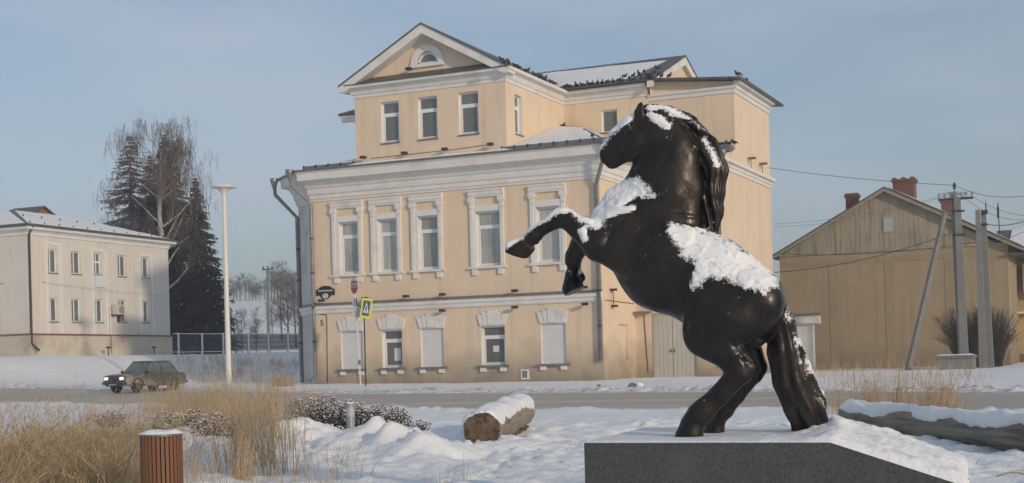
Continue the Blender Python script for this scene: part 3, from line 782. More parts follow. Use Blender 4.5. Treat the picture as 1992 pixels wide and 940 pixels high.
# ------------------------------------------------------------------ grey office building on the left
M_lb = plaster('pale_beige_plaster', (.63, .59, .53), (.68, .64, .58), (.45, .40, .33), -1.4, 0.0)
M_lbp = mat('plinth_paint', (.52, .475, .40), (.58, .53, .45), scale=.8, rough=.9, c3=(.36, .29, .22), s3=.6, lo3=.5, hi3=.75)
LBX, LBY0, LBY1, LBXW = -60.6, 64.25, 77.4, -73.0
office = thing('office_building', 'pale beige office building with white window strips and snowy hipped roof, left of the birch', 'building', (LBX, 70, 3.0))
FL = Face((LBX, 0, 0), (0, 1, 0), (1, 0, 0)); FLe = Face((0, LBY0, 0), (1, 0, 0), (0, -1, 0))
lt = [(65.85, 66.68, 8.0, 9.44), (67.92, 68.76, 8.03, 9.44), (69.92, 70.65, 8.10, 9.46), (72.23, 73.03, 8.08, 9.47), (74.49, 75.33, 8.1, 9.46)]
lb = [(65.8, 66.62, 5.03, 6.48), (67.84, 68.65, 5.05, 6.49), (69.9, 70.71, 5.07, 6.52), (72.18, 72.97, 5.11, 6.55), (74.45, 75.21, 5.14, 6.58)]
mb = MB(); FL.wall(mb, LBY0, LBY1, 4.22, 10.3, lt + lb, .2); FLe.rect(mb, LBXW, LBX, 4.22, 10.3, 0)
mb.add([(LBXW, LBY1, 2), (LBXW, LBY0, 2), (LBXW, LBY0, 10.3), (LBXW, LBY1, 10.3)], [(0, 1, 2, 3)]); mb.add([(LBX, LBY1, 2), (LBXW, LBY1, 2), (LBXW, LBY1, 10.3), (LBX, LBY1, 10.3)], [(0, 1, 2, 3)])
mb.build('wall', M_lb, office)
mb = MB(); mb.box(LBXW - .08, LBX + .10, LBY0 - .10, LBY1 + .08, 2.2, 4.22); mb.build('plinth', M_lbp, office)
mb = MB(); sweep(mb, [(LBXW, LBY0), (LBX, LBY0), (LBX, LBY1)], [(.02, 4.22), (.16, 4.2), (.17, 4.24), (.02, 4.3)]); mb.build('plinth_flashing', M_rust, office)
mb = MB(); sweep(mb, [(LBXW, LBY0), (LBX, LBY0), (LBX, LBY1), (LBXW, LBY1)], [(0, 10.18), (.06, 10.18), (.08, 10.34), (.2, 10.45), (.4, 10.5), (.42, 10.72), (0, 10.75)]); mb.build('cornice', M_white, office)
for (a, b, top) in ((65.66, 67.08, 9.86), (69.72, 71.2, 9.72), (74.3, 75.72, 9.70)):
    mb = MB(); FL.box(mb, a, a + .2, 4.30, top, 0, .05); FL.box(mb, b - .22, b, 4.30, top, 0, .05); FL.box(mb, a + .2, b - .22, top - .16, top, 0, .045); mb.build('window_strip', M_white, office)
for j, h in enumerate(lt + lb):
    mb = MB(); FL.reveal(mb, h, .14); mb.build('window_reveal', M_white, office)
    a, b = h[0], h[1]
    if j == 2:
        w = window(FL, h, .12, office, transom=.42, mull=[a + .35], vent_frame=False)
    else:
        w = window(FL, h, .12, office, transom=None, mull=[a + .33], vent_frame=False)
mb = MB(); FL.box(mb, 69.98, 70.95, 7.28, 8.04, 0, .09); mb.build('balcony_panel', M_board, office)
ac = MB(); FL.box(ac, 71.42, 72.30, 5.58, 6.2, .12, .42); ac = ac.build('air_conditioner', mat('ac_casing', (.55, .52, .46), rough=.5), office)
mb = MB(); c = FL.p(71.98, 5.89, .425); 
for r in (.06, .12, .18, .24): 
    mb.tube([FL.p(71.98 + r * math.cos(t), 5.89 + r * math.sin(t), .43) for t in np.linspace(0, 2 * PI, 17)], .012, 4)
mb.build('fan_grille', M_dark, ac)
mb = MB(); FL.box(mb, 71.45, 71.5, 5.5, 5.58, 0, .42); mb.build('bracket', M_dark, ac)
mb = MB(); FL.box(mb, 72.2, 72.25, 5.5, 5.58, 0, .42); mb.build('bracket', M_dark, ac)
mb = MB(); FL.box(mb, 72.0, 72.3, 5.1, 5.5, .02, .06); mb.build('duct', M_dark, ac)
mb = MB(); FL.box(mb, 71.24, 71.30, 3.1, 6.1, .05, .10); mb.build('conduit', M_white, office)
# roof
ex0, ex1, ey0, ey1, ez = LBXW - .5, LBX + .5, LBY0 - .5, LBY1 + .5, 10.76
rx, rz = -66.8, 12.55
mb = MB()
A, B, C, D = (ex1, ey0, ez), (ex1, ey1, ez), (ex0, ey1, ez), (ex0, ey0, ez); R0, R1 = (rx, ey0 + 5.6, rz), (rx, ey1 - 3.6, rz)
mb.add([A, B, C, D, R0, R1, (A[0], A[1], ez - .1), (B[0], B[1], ez - .1), (C[0], C[1], ez - .1), (D[0], D[1], ez - .1)], [(0, 1, 5, 4), (3, 0, 4), (2, 3, 4, 5), (1, 2, 5), (0, 6, 7, 1), (3, 9, 6, 0), (9, 8, 7, 6)])
rfo = mb.build('roof', M_roof, office)
snowsheet(rfo, [(A[0] - .35, A[1] + .4, ez + .10), (B[0] - .35, B[1] - .3, ez + .10), (R1[0] + .15, R1[1], rz - .02), (R0[0] + .15, R0[1] + .2, rz - .02)], .06, seed=21)
snowsheet(rfo, [(D[0] + .4, D[1] + .3, ez + .10), (A[0] - .5, A[1] + .3, ez + .10), (R0[0], R0[1] - .2, rz - .04)], .06, seed=22)
mb = MB()
for yy in np.arange(ey0 + .8, ey1, 1.25): mb.box(ex1 - .6, ex1 - .55, yy - .04, yy + .04, ez + .15, ez + .27)
for yy in np.arange(ey0 + 2.8, ey1 - 1, 1.6): mb.box(ex1 - 3.0, ex1 - 2.95, yy - .04, yy + .04, ez + .9, ez + 1.0)
mb.build('snow_stops', M_dark, rfo, kind='stuff')
P0 = atD(69, 408, 96)
mb = MB(); y0 = ey0 + 7.9
mb.add([(rx + .5, y0 - .9, 12.35), (rx + .5, y0 + 1.1, 12.35), (rx + .5, y0 + .1, 12.85), (rx - 2, y0 - .9, 12.35), (rx - 2, y0 + 1.1, 12.35), (rx - 2, y0 + .1, 12.85)], [(0, 1, 2), (0, 2, 5, 3), (1, 4, 5, 2), (3, 5, 4)])
mb.build('dormer', mat('dormer_boards', (.20, .10, .05), (.26, .14, .07), scale=4), rfo)
mb = MB(); 
for s in (-1, 1):
    mb.slab([(rx + .7, y0 + .1, 12.92), (rx + .7, y0 + .1 + s * 1.2, 12.3), (rx - 2, y0 + .1 + s * 1.2, 12.3), (rx - 2, y0 + .1, 12.92)], (0, 0, .07))
mb.build('dormer_roof', M_roof, rfo)
mb = MB(); mb.tube([(LBX + .42, LBY0 + .05, 10.7), (LBX + .12, LBY0 + .0, 10.2), (LBX + .12, LBY0 + .0, 3.7), (LBX + .5, LBY0 + .2, 3.25)], .07, 8); mb.build('drainpipe', M_dark, office, smooth=True)
# vents standing in the snow in front of it
for i, (u, v) in enumerate(((211, 690), (300, 687))):
    p = onX(u, v, LBX + .9); z = float(terrain(p[0], p[1]))
    t = thing('standpipe', ['short dark standpipe in the snow before the office wall, nearer the drainpipe', 'short dark standpipe in the snow before the office wall, nearer the fence'][i], 'standpipe', (p[0], p[1], z), 'standpipes before the office building')
    mb = MB(); mb.tube([(p[0], p[1], z - .2), (p[0], p[1], z + .5)], .035, 6); mb.build('pipe', M_dark, t)
    mb = MB(); mb.box(p[0] - .05, p[0] + .05, p[1] - .16, p[1] + .16, z + .45, z + .56); mb.build('cap', M_dark, t)

# ------------------------------------------------------------------ fence behind the corner
M_fp = mat('white_fence_paint', (.78, .79, .80), (.82, .83, .84), scale=3, rough=.5)
M_iron = mat('black_ironwork', (.02, .02, .022), rough=.5)
fence = thing('iron_fence', 'black ornamental iron fence with white posts and rails beyond the snowbank', 'fence', (LBX, 78, 3.2))
ys = [onX(u, 683, LBX)[1] for u in (347, 393, 434, 483, 522, 560, 600)]
ys = list(ys) + [ys[-1] + 3.1 * k for k in (1, 2, 3, 4)]
def fz(y): return float(terrain(LBX, y))
post = None
for y in ys:
    mb = MB(); z = fz(y); mb.box(LBX - .06, LBX + .06, y - .07, y + .07, z - .3, z + 1.5); mb.build('post', M_fp, fence)
ya = [LBY1 + .2] + ys
for a, b in zip(ya, ya[1:]):
    za, zb = fz(a), fz(b)
    for h in (1.42, .16):
        mb = MB(); mb.slab([(LBX - .03, a + .07, za + h), (LBX - .03, b - .07, zb + h), (LBX + .03, b - .07, zb + h), (LBX + .03, a + .07, za + h)], (0, 0, .05)); mb.build('rail', M_fp, fence)
    mb = MB(); n = max(4, int((b - a) / .13))
    for k in range(1, n):
        y = a + (b - a) * k / n; z = za + (zb - za) * k / n
        mb.box(LBX - .012, LBX + .012, y - .03, y + .03, z + .2, z + 1.42)
        if k % 2:
            for hh in (.45, .8, 1.15):
                mb.add([(LBX + .02, y - .13, z + hh), (LBX + .02, y, z + hh - .13), (LBX + .02, y + .13, z + hh), (LBX + .02, y, z + hh + .13), (LBX + .02, y - .08, z + hh), (LBX + .02, y, z + hh - .08), (LBX + .02, y + .08, z + hh), (LBX + .02, y, z + hh + .08)],
                       [(0, 1, 5, 4), (1, 2, 6, 5), (2, 3, 7, 6), (3, 0, 4, 7)])
    mb.build('ironwork_panel', M_iron, fence, kind='stuff')

# ------------------------------------------------------------------ lamp post
p = np.array([-41.8, 57.9, float(terrain(-41.8, 57.9))])
lp = thing('street_lamp', 'tall white lamp post with a flat disc head beside the house corner', 'street lamp', p)
M_lp = mat('cream_lamp_paint', (.68, .67, .63), (.72, .71, .67), scale=1, rough=.45)
mb = MB(); mb.lathe(p, [(.16, -.2), (.14, 1.0), (.118, 5), (.10, 9.45), (.15, 9.62), (.28, 9.75), (.34, 9.8)], 16); mb.build('pole', M_lp, lp, smooth=True)
mb = MB(); mb.lathe(p, [(.30, 9.79), (.62, 9.86), (.63, 9.91), (.4, 9.99), (.1, 10.03)], 24); mb.build('disc_head', M_lp, lp, smooth=True)

# ------------------------------------------------------------------ road signs
M_post = mat('white_post_paint', (.60, .61, .60), (.68, .68, .67), scale=4, rough=.5)
M_red = mat('sign_red', (.42, .035, .03), (.48, .05, .04), scale=8, rough=.4)
M_swhite = mat('sign_white', (.72, .72, .72), rough=.4)
M_back = mat('sign_back_grey', (.44, .45, .45), (.52, .52, .52), scale=4, rough=.5)
M_blue = mat('sign_blue', (.03, .09, .30), rough=.4); M_fluor = mat('sign_fluorescent_yellow', (.70, .66, .02), rough=.4)
def sign_frame(yaw):   # a face turned about the vertical; yaw 0 looks at -y
    n = np.array([math.sin(yaw), -math.cos(yaw), 0]); u = np.array([math.cos(yaw), math.sin(yaw), 0]); return u, n
g = ground(702, 750)
ss = thing('stop_sign', 'red STOP sign and two blank sign backs on a white post leaning by the house', 'stop sign', g)
dz = 1.0 * g[1] / 2730 / .9
top = onY(689, 545, g[1])
mb = MB(); mb.tube([(g[0], g[1], g[2] - .3), top], [.04, .035], 8); mb.build('post', M_post, ss)
mb = MB(); q = g + (np.array(top) - g) * .22; mb.lathe(q, [(.06, -.12), (.07, 0), (.06, .12)], 8); mb.build('clamp', M_metal, ss)
sc = onY(690, 556, g[1] - .08); yaw = math.radians(-32)
u_, n_ = sign_frame(yaw)
FS = Face(sc * [1, 1, 0], u_, n_)
def octo(r): return [(r * math.cos(PI / 8 + PI / 4 * k), sc[2] + r * math.sin(PI / 8 + PI / 4 * k)) for k in range(8)]
M_px = g[1] / 2730
R8 = 19 * M_px * 1.04
mb = MB(); FS.prism(mb, octo(R8), 0, .02); so = mb.build('octagon', M_swhite, ss)
mb = MB(); FS.prism(mb, octo(R8 * .93), .02, .026); mb.build('red_field', M_red, so)
text('STOP', R8 * .82, FS, 0, sc[2], .03, M_ltr, so, rot=(PI / 2, 0, yaw), xs=.9)
M_rime = mat('rime_snow', (.66, .64, .64), (.72, .70, .70), scale=30, rough=.9)
mb = MB(); r = R8 * .94
FS.prism(mb, [(-r * .42, sc[2] + r * .62), (-r * .1, sc[2] + r * .52), (r * .2, sc[2] + r * .66), (r * .55, sc[2] + r * .45), (r * .66, sc[2] + r * .62), (r * .38, sc[2] + r * .91), (-r * .36, sc[2] + r * .91), (-r * .6, sc[2] + r * .7)], .026, .04); mb.build('rime', M_rime, so)
for k, (v0, v1) in enumerate(((577.5, 597), (598, 617.5))):
    c0 = onY(694, (v0 + v1) / 2, g[1] + .05); z0, z1 = onY(694, v1, g[1])[2], onY(694, v0, g[1])[2]
    FB = Face(c0 * [1, 1, 0], *sign_frame(math.radians(22)))
    mb = MB(); FB.box(mb, -.20, .22, z0, z1, -.0, .02); mb.build('sign_back', M_back, ss)
g2 = ground(711.5, 750)
cs = thing('crossing_sign', 'yellow bordered blue pedestrian crossing sign tilted on a thin dark post', 'traffic sign', g2)
t2 = onY(711, 580, g2[1])
mb = MB(); mb.tube([(g2[0], g2[1], g2[2] - .3), (g2[0] + .02, g2[1], t2[2])], .032, 8); mb.build('post', M_dark, cs)
mb = MB(); a = onY(693, 580, g2[1] - .1); b = onY(693, 592, g2[1] - .1); c = onY(703, 598, g2[1] - .1); mb.tube([a, b, c], .03, 6); mb.build('arm', M_dark, cs)
yaw = math.radians(24); u_, n_ = sign_frame(yaw)
cc = onY(712.5, 600, g2[1] - .12)
FC = Face(cc * [1, 1, 0], u_, n_); tilt = math.radians(-9)
def rot2(pts): return [(x * math.cos(tilt) - y * math.sin(tilt), cc[2] + x * math.sin(tilt) + y * math.cos(tilt)) for x, y in pts]
hw, hh = .25, .47
mb = MB(); FC.prism(mb, rot2([(-hw, -hh), (hw, -hh), (hw, hh), (-hw, hh)]), 0, .03); yb = mb.build('yellow_board', M_fluor, cs)
mb = MB(); FC.prism(mb, rot2([(-hw * .68, -hh * .76), (hw * .68, -hh * .76), (hw * .68, hh * .76), (-hw * .68, hh * .76)]), .03, .034); mb.build('blue_field', M_blue, yb)
mb = MB(); FC.prism(mb, rot2([(-hw * .56, -hh * .48), (hw * .56, -hh * .48), (0, hh * .62)]), .034, .038); mb.build('white_triangle', M_swhite, yb)
mb = MB()
for pg in ([(-.02, .10), (.03, .10), (.03, .15), (-.02, .15)], [(-.03, -.02), (.03, -.02), (.03, .09), (-.025, .09)], [(-.03, -.02), (0, -.02), (-.05, -.17), (-.075, -.17)], [(0, -.02), (.03, -.02), (.07, -.17), (.045, -.17)], [(-.03, .07), (-.07, -.02), (-.055, -.03), (-.02, .03)]):
    FC.prism(mb, rot2([(x, y - .03) for x, y in pg]), .038, .042)
for k in range(4): FC.prism(mb, rot2([(-.12 + k * .065, -.222), (-.085 + k * .065, -.222), (-.085 + k * .065, -.208), (-.12 + k * .065, -.208)]), .038, .042)
mb.build('walking_figure', M_dark, yb)

# ------------------------------------------------------------------ old saloon car
def car():
    P = atD(284, 756, 64.5); z0 = float(terrain(P[0], P[1])) + .03
    h = np.array([-.14, -.985]); h /= np.linalg.norm(h); s = np.array([-h[1], h[0]])       # heading, and its left-hand... right side
    t = thing('parked_car', 'old boxy pale grey saloon car with lit headlights at the roadside', 'car', (P[0], P[1], z0))
    SL = .90
    def w(f, r, z): f, r, z = f * SL, r * .94, z * .97; return (P[0] + h[0] * f + s[0] * r, P[1] + h[1] * f + s[1] * r, z0 + z)
    M_car = mat('pale_grey_car_paint', (.06, .063, .062), (.10, .10, .097), scale=2, rough=.35, c3=(.33, .30, .26), s3=1.5, lo3=.5, hi3=.7)
    M_cg = mat('car_glass', (.05, .06, .065), rough=.05, spec=.8)
    M_tyre = mat('tyre_rubber', (.015, .015, .015), rough=.9); M_lamp = bpy.data.materials.new('headlight_lit'); M_lamp.use_nodes = True
    b = M_lamp.node_tree.nodes['Principled BSDF']; b.inputs['Emission Color'].default_value = (1, .62, .32, 1); b.inputs['Emission Strength'].default_value = 2.2
    # body: cross sections along the length (f), lower hull
    HW = .80
    secs = [(2.05, .72, .36, .68), (1.98, .78, .30, .80), (1.6, .80, .28, .84), (.75, .81, .27, .90), (.0, .81, .27, .90), (-1.0, .81, .27, .90), (-1.7, .80, .29, .89), (-2.0, .78, .34, .86), (-2.08, .74, .40, .80)]
    def hull(mb, secs, tuck=.07):
        n = 10; vs = []
        for f, hw, zl, zh in secs:
            vs += [w(f, r, z) for r, z in ((-hw + .1, zl), (-hw + .02, zl + .06), (-hw, (zl + zh) * .5), (-hw + .015, zh - .09), (-hw + tuck, zh), (hw - tuck, zh), (hw - .015, zh - .09), (hw, (zl + zh) * .5), (hw - .02, zl + .06), (hw - .1, zl))]
        fs = [(i * n + k, i * n + (k + 1) % n, (i + 1) * n + (k + 1) % n, (i + 1) * n + k) for i in range(len(secs) - 1) for k in range(n)]
        fs += [tuple(range(n - 1, -1, -1)), tuple((len(secs) - 1) * n + k for k in range(n))]
        mb.add(vs, fs)
    mb = MB(); hull(mb, secs); mb.build('body', M_car, t)
    # cabin: pillars and roof as an open cage
    fA, fB, fC, fD = .80, .22, -1.02, -1.48          # windscreen foot, roof front, roof rear, rear window foot
    zb, zt = .88, 1.40
    rb, rt = .72, .60
    mb = MB()
    mb.slab([w(fB + .06, -rt, zt), w(fC, -rt, zt), w(fC, rt, zt), w(fB + .06, rt, zt)], (0, 0, .05))
    for r_ in (-1, 1):
        def bar(a, b, q): mb.tube([a, b], q, 5)
        bar(w(fA, r_ * rb, zb), w(fB, r_ * rt, zt + .02), .032); bar(w(fD, r_ * rb, zb), w(fC, r_ * rt, zt + .02), .05)
        bar(w(-.38, r_ * (rb + .02), zb), w(-.38, r_ * rt, zt), .04); bar(w(fB, r_ * rt, zt + .01), w(fC, r_ * rt, zt + .01), .035); bar(w(fA, r_ * rb, zb), w(fD, r_ * rb, zb), .035)
    bar(w(fB, -rt, zt + .01), w(fB, rt, zt + .01), .035); bar(w(fC, -rt, zt + .01), w(fC, rt, zt + .01), .035)
    mb.build('roof', M_car, t)
    M_win = bpy.data.materials.new('thin_car_window'); M_win.use_nodes = True
    bs = M_win.node_tree.nodes['Principled BSDF']; bs.inputs['Base Color'].default_value = (.16, .20, .20, 1); bs.inputs['Roughness'].default_value = .03; bs.inputs['Alpha'].default_value = .5
    def pane(name, pts):
        mb = MB(); n = np.cross(np.array(pts[1]) - pts[0], np.array(pts[2]) - pts[0]); n = n / np.linalg.norm(n) * .012; mb.slab(pts, n); mb.build(name, M_win, t)
    pane('windscreen', [w(fA, -rb, zb + .02), w(fA, rb, zb + .02), w(fB, rt, zt), w(fB, -rt, zt)])
    pane('rear_window', [w(fD, -rb, zb + .02), w(fD, rb, zb + .02), w(fC, rt, zt), w(fC, -rt, zt)])
    for r_ in (-1, 1):
        pane('side_window', [w(fA - .02, r_ * rb, zb + .02), w(-.36, r_ * rb, zb + .02), w(-.36, r_ * rt, zt), w(fB, r_ * rt, zt)])
        pane('side_window', [w(-.40, r_ * rb, zb + .02), w(fD + .06, r_ * rb, zb + .02), w(fC + .05, r_ * rt, zt), w(-.40, r_ * rt, zt)])
    # seats seen through the glass
    M_seat = mat('dark_seat', (.02, .018, .016), rough=.9)
    for f, r_, ww in ((-.15, -.36, .24), (-.15, .36, .24), (-1.05, 0, .62)):
        mb = MB(); a = [w(f + .1, r_ - ww, .5), w(f + .1, r_ + ww, .5), w(f - .1, r_ + ww * .9, 1.18), w(f - .1, r_ - ww * .9, 1.18)]; mb.slab(a, np.array(w(-.12, 0, 0)) - np.array(w(0, 0, 0))); mb.build('seat', M_seat, t)
    # front
    mb = MB(); mb.slab([w(2.06, -.74, .52), w(2.06, .74, .52), w(2.03, .74, .76), w(2.03, -.74, .76)], np.array(w(.03, 0, 0)) - np.array(w(0, 0, 0))); fr = mb.build('grille_surround', M_dark, t)
    for k in range(7):
        mb = MB(); z = .54 + k * .03; mb.slab([w(2.10, -.36, z), w(2.10, .36, z), w(2.10, .36, z + .012), w(2.10, -.36, z + .012)], np.array(w(.012, 0, 0)) - np.array(w(0, 0, 0))); mb.build('grille_bar', M_metal, fr)
    for r_ in (-1, 1):
        mb = MB(); mb.slab([w(2.095, r_ * .55 - .17, .55), w(2.095, r_ * .55 + .17, .55), w(2.08, r_ * .55 + .17, .74), w(2.08, r_ * .55 - .17, .74)], np.array(w(.02, 0, 0)) - np.array(w(0, 0, 0)))
        hl = mb.build('headlight', mat('headlight_glass', (.42, .40, .36), rough=.15), t)
        mb = MB(); mb.ell(w(2.11, r_ * .53 + .06, .655), (.075, .03, .06), 10, 6); mb.ell(w(2.11, r_ * .53 - .07, .65), (.055, .03, .05), 10, 6); mb.build('lit_bulb', M_lamp, hl)
        mb = MB(); mb.slab([w(2.04, r_ * .735, .53), w(1.92, r_ * .79, .53), w(1.92, r_ * .79, .74), w(2.04, r_ * .735, .74)], (0, 0, .001)); mb.build('indicator', mat('indicator_amber', (.5, .2, .03), rough=.3), t)
        for f in (1.28, -1.15):
            mb = MB(); mb.tube([w(f, r_ * .79, .29), w(f, r_ * .60, .29)], .29, 18); wh = mb.build('wheel', M_tyre, t)
            mb = MB(); mb.tube([w(f, r_ * .797, .29), w(f, r_ * .77, .29)], .15, 14); mb.build('rim', mat('wheel_rim', (.06, .06, .06), (.10, .10, .10), scale=5, rough=.5), wh)
            mb = MB(); mb.tube([w(f + .36 * math.cos(a), r_ * .815, .27 + .36 * math.sin(a)) for a in np.linspace(.1, PI - .1, 12)], .035, 5); mb.build('wheel_arch', M_dark, t)
        mb = MB(); mb.ell(w(.72, r_ * .88, .95), (.06, .09, .06), 8, 6); mb.build('wing_mirror', M_dark, t)
        for f in (.55, -.45): 
            mb = MB(); mb.slab([w(f - .5, r_ * .822, .72), w(f - .36, r_ * .822, .72), w(f - .36, r_ * .822, .745), w(f - .5, r_ * .822, .745)], np.array(w(0, r_ * .015, 0)) - np.array(w(0, 0, 0))); mb.build('door_handle', M_dark, t)
        for f in (.72, -.38, -1.15):
            mb = MB(); mb.slab([w(f, r_ * .814, .34), w(f - .014, r_ * .814, .34), w(f - .014, r_ * .80, .86), w(f, r_ * .80, .86)], np.array(w(0, r_ * .004, 0)) - np.array(w(0, 0, 0))); mb.build('door_seam', M_dark, t)
    for f, sg in ((2.12, 1), (-2.12, -1)):
        mb = MB(); mb.tube([w(f - sg * .1, -.80, .44), w(f + sg * .03, -.70, .44), w(f + sg * .05, 0, .44), w(f + sg * .03, .70, .44), w(f - sg * .1, .80, .44)], .065, 8); mb.build('bumper', mat('bumper_dark', (.05, .06, .065), rough=.4), t)
    mb = MB(); mb.slab([w(2.20, -.26, .36), w(2.20, .26, .36), w(2.20, .26, .47), w(2.20, -.26, .47)], np.array(w(.012, 0, 0)) - np.array(w(0, 0, 0))); mb.build('number_plate', M_swhite, t)
    mb = MB(); mb.slab([w(.85, -.5, .90), w(.87, -.48, .90), w(.60, .05, 1.10), w(.58, .03, 1.10)], (0, 0, .015)); mb.build('wiper', M_dark, t)
car()

# ------------------------------------------------------------------ gable house on the right
M_gw = plaster('ochre_plaster', (.31, .25, .165), (.36, .29, .20), (.20, .16, .12), -1.3, .4)
M_gs = mat('stained_ochre_plaster', (.27, .215, .14), (.33, .265, .175), scale=1.1, rough=.95, bump=.2)
M_gb = mat('weathered_board', (.29, .26, .195), (.36, .325, .25), scale=2.5, rough=.9, stretch=(2, 2, .25), c3=(.19, .165, .13), s3=2.0, lo3=.5, hi3=.72, bump=.2)
M_brick = mat('red_brick', (.14, .06, .045), (.19, .085, .065), scale=5, rough=.9)
GY_, GXL, GXR, GAX, GAZ = 82.0, -19.7, -6.95, -13.5, 11.25
gh = thing('gable_house', 'big ochre house with blank wall, weathered gable boarding and red brick chimneys', 'house', (-13.3, GY_, .9))
FGH = Face((0, GY_, 0), (1, 0, 0), (0, -1, 0))
mb = MB(); FGH.rect(mb, GXL, GXR, .5, 7.7, 0); mb.add([(GXR, GY_, .5), (GXR, GY_ + 14, .5), (GXR, GY_ + 14, 7.7), (GXR, GY_, 7.7)], [(0, 1, 2, 3)]); mb.add([(GXL, GY_ + 14, .5), (GXL, GY_, .5), (GXL, GY_, 7.9), (GXL, GY_ + 14, 7.9)], [(0, 1, 2, 3)])
mb.add([(GXR, GY_ + 14, .5), (GXL, GY_ + 14, .5), (GXL, GY_ + 14, 7.8), (GAX, GY_ + 14, GAZ - .1), (GXR, GY_ + 14, 7.6)], [(0, 1, 2, 3, 4)])
mb.build('wall', M_gw, gh)
mb = MB(); FGH.box(mb, GXL, GXR, 7.60, 7.72, 0, .07); mb.build('belt_board', M_gb, gh)
for xq in (-16.6, -13.4, -10.1):
    mb = MB(); FGH.box(mb, xq - .24, xq + .24, .5, 7.0, 0, .022); mb.build('pilaster_strip', M_gs, gh)
mb = MB(); FGH.box(mb, GXL, GXR, 7.0, 7.25, 0, .028); mb.build('plaster_band', M_gs, gh)
def gz(x): return GAZ - .12 - (abs(x - GAX) * ((GAZ - 7.78) / (GAX - GXL) if x < GAX else (GAZ - 7.42) / (GXR - GAX + .1)))
rng = random.Random(3)
nb = 46
for k in range(nb):
    x0 = GXL + .05 + (GXR - GXL - .1) * k / nb; x1 = GXL + .05 + (GXR - GXL - .1) * (k + 1) / nb - .011
    z0 = 7.72
    if gz(x0) < z0 + .03 and gz(x1) < z0 + .03: continue
    o = rng.uniform(.012, .026)
    top = [(x1, max(gz(x1), z0 + .01)), (x0, max(gz(x0), z0 + .01))]
    if x0 < GAX < x1: top = [top[0], (GAX, gz(GAX)), top[1]]
    mb = MB(); FGH.prism(mb, [(x0, z0), (x1, z0)] + top, -.02, o); mb.build('board', M_gb, gh)
h = (-13.62, -13.12, 8.72, 9.5)
mb = MB(); FGH.box(mb, h[0] - .07, h[1] + .07, h[2] - .07, h[3] + .07, .02, .06); fw = mb.build('attic_window', M_gb, gh)
mb = MB(); FGH.box(mb, h[0], h[1], h[2], h[3], .058, .066); mb.build('pane', mat('pale_pane', (.35, .40, .43), rough=.15), fw)
M_fascia = mat('grey_fascia', (.24, .22, .18), (.30, .27, .22), scale=3, rough=.8)
xl, zl, xr, zr = -20.2, 7.62, -6.0, 7.36
roof(gh, [(xl, GY_ - .45, zl), (GAX, GY_ - .45, GAZ), (GAX, GY_ + 14.3, GAZ), (xl, GY_ + 14.3, zl)][::-1], .09)
roof(gh, [(GAX, GY_ - .45, GAZ), (xr, GY_ - .45, zr), (xr, GY_ + 14.3, zr), (GAX, GY_ + 14.3, GAZ)][::-1], .09)
snowsheet(gh, [(GAX + .1, GY_ - .3, GAZ + .0), (xr - .2, GY_ - .3, zr + .13), (xr - .2, GY_ + 14, zr + .13), (GAX + .1, GY_ + 14, GAZ + .0)], .05, seed=31)
for x, z in ((xl, zl), (xr, zr)):
    mb = MB(); FGH.prism(mb, [(GAX, GAZ - .1), (x, z - .1), (x, z - .26), (GAX, GAZ - .28)], .38, .45); mb.build('barge_board', M_fascia, gh)
mb = MB(); mb.box(GXR + .02, xr, GY_ - .4, GY_ + 14, zr - .35, zr - .27); mb.build('soffit', M_roof, gh)
def chimney(x0, x1, y, z0, z1, snow=False, slots=False):
    mb = MB(); d = x1 - x0; mb.box(x0, x1, y, y + d * .9, z0, z1 - .28); c = mb.build('chimney', M_brick, gh)
    # corbelled courses of brick on the head
    for k, (o, za) in enumerate(((.05, z1 - .28), (.09, z1 - .19))):
        mb = MB(); mb.box(x0 - o, x1 + o, y - o, y + d * .9 + o, za, za + .088); mb.build('brick_course', M_brick, c)
    mb = MB(); n = 3
    for q in np.linspace(x0 - .02, x1 + .02 - .22, n): mb.box(q, q + .22, y - .05, y + d * .9 + .05, z1 - .10, z1)
    mb.build('flue_brick', M_brick, c)
    # mortar joints: raised courses on the shaft
    mb = MB(); zc = z0 + .04; r = 0
    while zc < z1 - .38:
        o = .12 * (r % 2); x = x0 - .004 - o * 0
        xx = x0 + o
        while xx < x1 - .03:
            e = min(xx + .225, x1); mb.box(xx + .008, e - .008, y - .012, y, zc + .008, zc + .072); xx += .24
        zc += .08; r += 1
    mb.build('brickwork', M_brick, c, kind='stuff')
p = onY(1757, 383, 86); chimney(onY(1737, 383, 86)[0], onY(1778, 383, 86)[0], 86, 10.0, onY(1757, 345, 86)[2])
chimney(onY(1645, 399, 88)[0], onY(1668, 399, 88)[0], 88, 9.3, onY(1656, 376, 88)[2])
chimney(onY(1831, 411, 90)[0], onY(1850, 411, 90)[0], 90, 9.0, onY(1840, 387, 90)[2])

# ------------------------------------------------------------------ yellow neighbour at the right edge
M_yb = mat('mustard_plaster', (.42, .32, .14), (.48, .37, .18), scale=1, rough=.9, bump=.1)
nb_ = thing('neighbour_house', 'mustard house with a glazed balcony at the right edge behind the gable house', 'house', (-3, 88, .9))
FN = Face((0, 88, 0), (1, 0, 0), (0, -1, 0))
mb = MB(); mb.box(-8, 3, 88, 97, .4, 7.2); mb.build('wall', M_yb, nb_)
roof(nb_, [(-8.4, 87.2, 7.15), (3.5, 87.2, 7.0), (3.5, 92, 9.2), (-8.4, 92, 9.2)], .1)
snowsheet(nb_, [(-7.5, 87.4, 7.30), (3.2, 87.4, 7.15), (3.2, 91.8, 9.2), (-7.5, 91.8, 9.2)], .06, seed=41)
mb = MB(); FN.box(mb, -6.6, -2.4, 5.15, 6.75, 0, .9); bl = mb.build('balcony', mat('balcony_frame', (.30, .31, .31), rough=.6), nb_)
